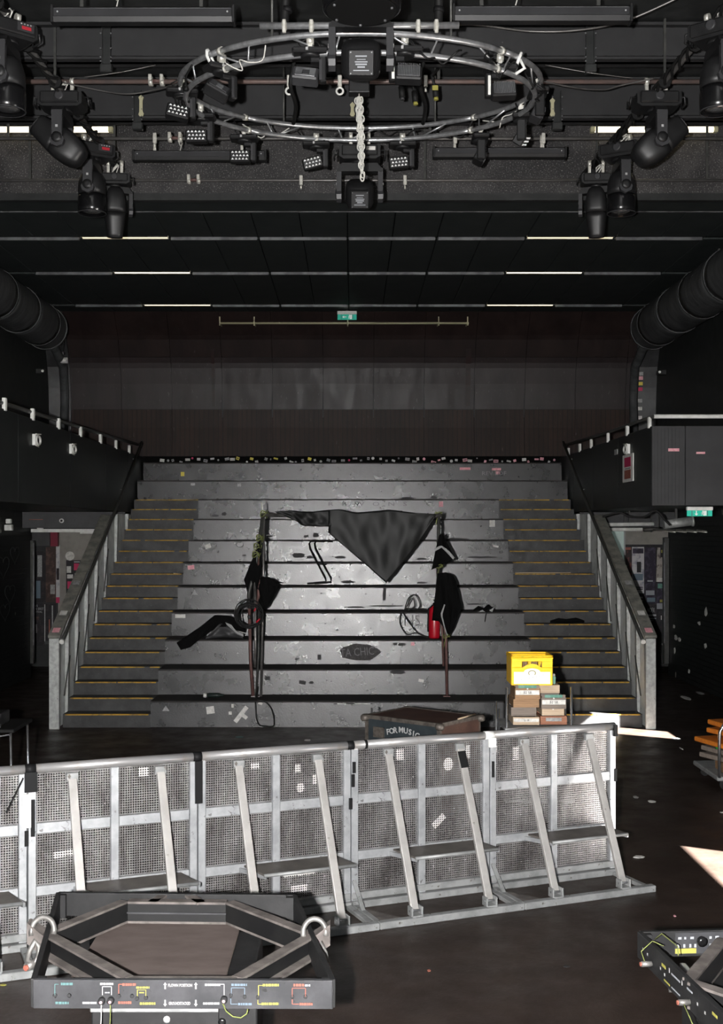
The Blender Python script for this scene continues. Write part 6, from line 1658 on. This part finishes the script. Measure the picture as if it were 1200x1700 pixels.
lf, lc = lifting_frame('black steel lifting frame with printed front plate at lower left', FLp, FRp, RRp, RLp)
# printing on its front plate
yf = min(FLp[1], FRp[1]) - .0155
def FP(px, py):
    Y = yf; p = P(px, py, Y); return Vector((p.x, yf, p.z))
def ftext(s, px, py, hpx, mt, wpx, t=lf):
    text(s, hpx * 1.35 * yf / F, FP(px, py), (1,0,0), (0,0,1), mt, t, 'print', world=True, width=wpx * yf / F, depth=.0006, bold=.0004)
ftext('FLOWN POSITION', 299, 1636, 5, 'print_white', 40)
ftext('GROUNDSTACKED', 298, 1666, 5, 'print_white', 36)
def frect(x0, y0, x1, y1, mt, t=lf, name='print'):
    a = FP(x0, y1); b = FP(x1, y0); MB().box(a.x, b.x, yf-.0006, yf+.001, a.z, b.z).build(name, mt, t, True)
for x in (274, 325):
    a = FP(x, 0)
    for (yt, yb_, up) in ((1634, 1642, 1), (1660, 1668, -1)):
        frect(x-1.2, yt, x+1.2, yb_, 'print_white')
        tip = (yt - 3) if up > 0 else (yb_ + 3); bs_ = yt + 1 if up > 0 else yb_ - 1
        MB().prism([FP(x-3, bs_), FP(x+3, bs_), FP(x, tip)], (0, .001, 0)).build('arrow', 'print_white', lf, True)
def dashes(x0, x1, y, hpx, mt):
    x = x0
    random.seed(int(x0*7+y))
    while x < x1:
        w_ = random.uniform(2.2, 5.5); frect(x, y-hpx/2, min(x+w_, x1), y+hpx/2, mt); x += w_ + random.uniform(.5, 1.1)
def linev(x, y0, y1, mt): frect(x-.6, y0, x+.6, y1, mt)
def lineh(x0, x1, y, mt): frect(x0, y-.5, x1, y+.5, mt)
def hole(x, y, r=3.4):
    c = FP(x, y); rr = r * yf / F
    MB(Matrix.Translation((c.x, yf+.001, c.z)) @ Matrix.Rotation(PI/2, 4, 'X')).lathe([(rr*1.0, -.004), (rr, .003), (rr*.8, .003), (rr*.75, .0)], 14).build('pin_hole', 'gum', lf, True)
    # concentric plug
linev(91, 1634, 1652, 'print_teal'); lineh(91, 97, 1634, 'print_teal'); dashes(101, 121, 1633.5, 4, 'print_teal'); dashes(92, 114, 1665, 4, 'print_teal'); hole(91, 1653); hole(114.5, 1653)
dashes(166, 188, 1633.5, 3.4, 'print_white'); linev(170, 1638, 1652, 'print_white'); linev(185, 1638, 1652, 'print_white'); lineh(170, 185, 1638, 'print_white'); dashes(174, 182, 1648, 2, 'print_grey'); dashes(137, 160, 1665, 3.4, 'print_white')
linev(197, 1634, 1650, 'print_red'); lineh(197, 203, 1634, 'print_red'); dashes(203, 226, 1634.5, 4, 'print_red'); dashes(196, 218, 1664.5, 4, 'print_red'); hole(197, 1654); hole(219, 1654)
dashes(226, 248, 1639.5, 3.4, 'print_yellow'); linev(228, 1643, 1654, 'print_yellow'); linev(242, 1643, 1654, 'print_yellow'); lineh(228, 242, 1643.5, 'print_yellow'); dashes(231, 239, 1648, 2, 'print_yellow'); hole(227, 1658); hole(242, 1657); dashes(232, 258, 1666, 4, 'print_yellow')
dashes(340, 366, 1635, 3.6, 'print_white'); linev(372, 1634, 1652, 'print_white'); lineh(366, 372, 1634, 'print_white'); dashes(337, 364, 1666, 3.6, 'print_white')
dashes(384, 410, 1635, 3.6, 'print_blue'); linev(384, 1640, 1652, 'print_blue'); linev(406, 1640, 1652, 'print_blue'); lineh(384, 406, 1640, 'print_blue'); hole(383, 1653); hole(406, 1655); dashes(395, 418, 1667, 3.6, 'print_blue'); linev(383, 1658, 1667, 'print_blue'); lineh(383, 394, 1667, 'print_blue')
linev(429, 1636, 1654, 'print_yellow'); lineh(429, 438, 1636, 'print_yellow'); dashes(436, 463, 1635.5, 3.8, 'print_yellow'); dashes(434, 463, 1666.5, 3.8, 'print_yellow'); linev(428, 1659, 1667, 'print_yellow'); lineh(428, 434, 1667, 'print_yellow'); hole(428, 1656)
dashes(487, 505, 1635.5, 4, 'print_red'); dashes(506, 515, 1636, 3, 'print_grey'); linev(485, 1641, 1654, 'print_red'); linev(507, 1641, 1654, 'print_red'); lineh(485, 507, 1640.5, 'print_red'); hole(485, 1655); hole(507, 1655); dashes(497, 519, 1667, 4, 'print_red'); linev(485, 1659, 1667, 'print_red'); lineh(485, 496, 1667, 'print_red')
for x, y in ((169, 1661), (184, 1660.5), (372, 1659)):
    c = FP(x, y)
    pn = MB(Matrix.Translation((c.x, yf, c.z)) @ Matrix.Rotation(PI/2, 4, 'X')).lathe([(.015, -.005), (.016, .012), (.010, .022)], 14).build('locking_pin', 'gum', lf, True)
    MB(Matrix.Translation((c.x, yf-.022, c.z)) @ Matrix.Rotation(PI/2, 4, 'X')).lathe([(.006, -.002), (.006, .003)], 10).build('pin_button', 'pink_paper', pn, True)
    if x < 300: MB().tube([FP(x, y+3) + Vector((0,-.012,0)), FP(x, y+22) + Vector((0,-.01,0)), FP(x-1, y+44) + Vector((0,-.01,0))], .0025, 5).build('pin_lanyard', 'white_cable' if x < 175 else 'neon_cord', pn, True)
    else: MB().tube([FP(x+a, y+b) + Vector((0,-.012,0)) for a, b in ((-2,4),(4,18),(15,27),(28,29),(38,22),(40,14))], .0028, 5).build('pin_lanyard', 'neon_cord', pn, True)
# stand under it
ya = FLp[1] + .05
xa, xb = P(151, 0, ya).x, P(408, 0, ya).x
t = thing('frame_cart', 'dark wheeled cart under the left lifting frame', 'cart', ((xa+xb)/2, ya+.5, 0))
hw = (xb-xa)/2
MB().cbox(-hw, hw, -.5, .5, .12, .655, .008).build('body', 'frame_black', t)
MB().cbox(-hw-.004, hw+.004, -.504, -.49, .635, .674, .004).build('front_lip', 'dull_aluminium', t)
MB().cbox(hw-.12, hw+.05, -.51, -.46, .40, .66, .006).build('bracket', 'frame_black', t)
p_ = P(277, 1692, ya); MB(Matrix.Translation((p_.x - t.location.x, -.5, p_.z)) @ Matrix.Rotation(PI/2, 4, 'X')).lathe([(.014,-.004),(.016,.006),(.008,.012)], 10).build('bolt', 'print_white', t)
p_ = P(369, 1695, ya); MB(Matrix.Translation((p_.x - t.location.x, -.5, p_.z)) @ Matrix.Rotation(PI/2, 4, 'X')).lathe([(.016,-.004),(.018,.012),(.008,.016)], 12).build('knob', 'black_gloss', t)
for x in (-hw+.08, hw-.08):
    for y in (-.4, .4): MB(Matrix.Translation((x, y, .06)) @ Matrix.Rotation(PI/2, 4, 'Y')).lathe([(.058,-.02),(.06,0),(.058,.02)], 14).build('castor', 'rubber', t)
a = at8(172, 1535, .675); b = at8(385, 1538, .675); 
o = thing('wooden_board', 'brown flat board lying inside the left lifting frame', 'board', ((a[0]+b[0])/2 + .02, 5.85, .657))
MB().cbox(-.36, .36, -.42, .50, 0, .016, .004).build('board', 'board_brown', o)
MB().cbox(-.36, .36, -.426, -.42, .002, .014, .001).build('edge_band', 'wood_grey', o)

# right-hand frame, turned so that its printed plate faces left
RL2 = at8(1062, 1546); d1 = Vector((.108, -.994, 0)); d2 = Vector((.994, .075, 0))
A0 = Vector((RL2[0], RL2[1], 0))
lf2, c2 = lifting_frame('black steel lifting frame cut by the lower right corner', A0 + d1*1.24, A0 + d1*1.24 + d2*1.28, A0 + d2*1.28, A0, plate_side='none', shack=False)
# printed label on the inside of its far plate
nf = Vector((.075, -.994, 0)).normalized()
def RP(u, z, off=.0150): return A0 + d2*u + nf*off + Vector((0,0,z))
def rrect(u0, u1, z0, z1, mt, off=.0145):
    MB().prism([RP(u0,z0,off), RP(u1,z0,off), RP(u1,z1,off), RP(u0,z1,off)], nf*.001).build('label', mt, lf2, True)
rrect(.17, .64, .69, .792, 'frame_plate', .0135)
rrect(.17, .275, .692, .716, 'print_yellow'); rrect(.33, .64, .692, .706, 'print_yellow')
for u_, w_ in ((.185,.016), (.215,.010), (.245,.018), (.34,.012), (.37,.018), (.42,.014)): rrect(u_, u_+w_, .760, .772, 'print_grey')
for u_ in (.18,.21,.24,.265,.34,.37,.40): rrect(u_, u_+.010, .72, .737, 'print_grey')
MB(Matrix.Translation(RP(.30,.752,.02)) @ Matrix.Rotation(PI/2, 4, 'X')).lathe([(.022,-.01),(.026,.012),(.012,.02)], 14).build('knob', 'black_gloss', lf2, True)
# marks, pins and lanyards on the plate facing left
nl = Vector((-d1.y*-1, d1.x, 0)); nl = Vector((d1.y, -d1.x, 0)).normalized()
def LP(u, z, off=.0145): return A0 + d1*u + nl*off + Vector((0,0,z))
for (u_, z_, w_, h_, mt) in ((.08,.745,.015,.010,'print_white'), (.14,.74,.012,.012,'print_white'), (.33,.76,.05,.014,'print_yellow'), (.31,.735,.012,.012,'print_white'), (.36,.725,.012,.012,'print_white'), (.36,.70,.07,.008,'print_yellow'), (.45,.76,.10,.008,'print_grey'), (.45,.70,.10,.006,'print_grey'), (.42,.765,.008,.02,'print_white'), (.57,.765,.008,.02,'print_white'), (.74,.74,.012,.012,'print_white'), (.82,.735,.012,.012,'print_white'), (.9,.765,.05,.012,'print_yellow'), (.63,.765,.06,.008,'print_grey')):
    MB().prism([LP(u_,z_-h_/2), LP(u_+w_,z_-h_/2), LP(u_+w_,z_+h_/2), LP(u_,z_+h_/2)], nl*.001).build('print', mt, lf2, True)
for u_ in (.20, .66):
    b = LP(u_, .715); pn = MB().tube([b, b + nl*.05], .013, 10).build('locking_pin', 'shackle', lf2, True)
    MB().tube([b + nl*.05, b + nl*.056], .010, 10).build('pin_button', 'print_red', pn, True)
    MB().tube([b + nl*.03, b + nl*.05 + Vector((0,0,.06)), b + nl*.02 + Vector((.02,-.01,.11)), b + Vector((.05,-.02,.09))] if u_ < .5 else [b + nl*.03, b + nl*.04 + Vector((.02,-.08,-.04)), b + nl*.03 + Vector((.03,-.2,-.12))], .0026, 5).build('pin_lanyard', 'neon_cord', pn, True)
MB().tube([LP(.12,.80,-.03), LP(.16,.84,-.05), LP(.28,.82,-.08), LP(.34,.80,-.06)], .0026, 5).build('lanyard', 'neon_cord', lf2, True)
t = thing('frame_cart', 'dark wheeled cart under the right lifting frame', 'cart', (c2.x, c2.y, 0))
MB().cbox(-.52, .52, -.5, .5, .12, .655, .008).build('body', 'frame_black', t)
for z in (.25, .45): MB().cbox(-.535, -.515, -.42, -.1, z-.05, z+.06, .006).build('latch_plate', 'frame_plate', t)
MB().tube([(-.54, .35, .60), (-.62, .35, .60)], .012, 8).build('locking_rod', 'shackle', t)
MB().cbox(-.53, -.50, -.5, .5, .64, .672, .003).build('side_lip', 'dull_aluminium', t)
for x in (-.4, .4):
    for y in (-.4, .4): MB(Matrix.Translation((x, y, .06)) @ Matrix.Rotation(PI/2, 4, 'Y')).lathe([(.058,-.02),(.06,0),(.058,.02)], 14).build('castor', 'rubber', t)

# ================================================================== LITTER ON THE FLOOR
def scrap(px, py, wpx, hpx, mt, lab, rot=0):
    Y = CAMZ * F / (py - VY); w_ = wpx * Y / F / 2; d = hpx * Y * Y / F / CAMZ / 2
    random.seed(int(px*13+py)); n = 7
    pts = [(math.cos(2*PI*k/n)*w_*random.uniform(.75,1.15), math.sin(2*PI*k/n)*d*random.uniform(.75,1.15), .001) for k in range(n)]
    o = MB().prism(pts, (0,0,.004)).build('paper_scrap', mt); o.location = ((px - VX)*Y/F, Y, .0); tag(o, lab, 'scrap', 'litter on the floor'); return o
scrap(1082, 1331, 13, 4, 'paper', 'pale paper scrap on the floor right of the barrier end')
scrap(1060, 1423, 20, 4, 'paper', 'torn paper scrap near the right foot of the barrier')
scrap(1123, 1227, 15, 3, 'grey_paper', 'pale tape strip on the floor below the right balustrade')
scrap(1055, 1324, 9, 4, 'grey_paper', 'dull scrap beside the barrier end')
scrap(397, 1224, 14, 3, 'print_teal', 'bluish scrap on the floor before the tiers')
scrap(511, 1229, 11, 3, 'paper', 'white scrap on the floor behind the middle of the barrier')
scrap(1016, 1484, 5, 4, 'print_red', 'orange leaf on the right end of the barrier foot')
scrap(1120, 1521, 5, 3, 'pink_paper', 'tiny pink scrap above the right lifting frame')
scrap(941, 1605, 12, 4, 'gum', 'dark teal scrap on the open floor')
scrap(712, 1612, 7, 4, 'print_red', 'tiny orange scrap on the open floor')
scrap(1131, 1243, 3, 4, 'paper', 'small white crumb on the floor by the orange boards')
scrap(1139, 1159, 12, 8, 'paper', 'crumpled white paper at the foot of the right wall')
scrap(1162, 1151, 10, 5, 'grey_paper', 'crushed cup by the base of the right wall')
scrap(1198, 1349, 8, 2, 'paper', 'white tape piece at the right frame edge')
scrap(5, 1636, 12, 3, 'print_yellow', 'short yellow tape mark at the left frame edge')
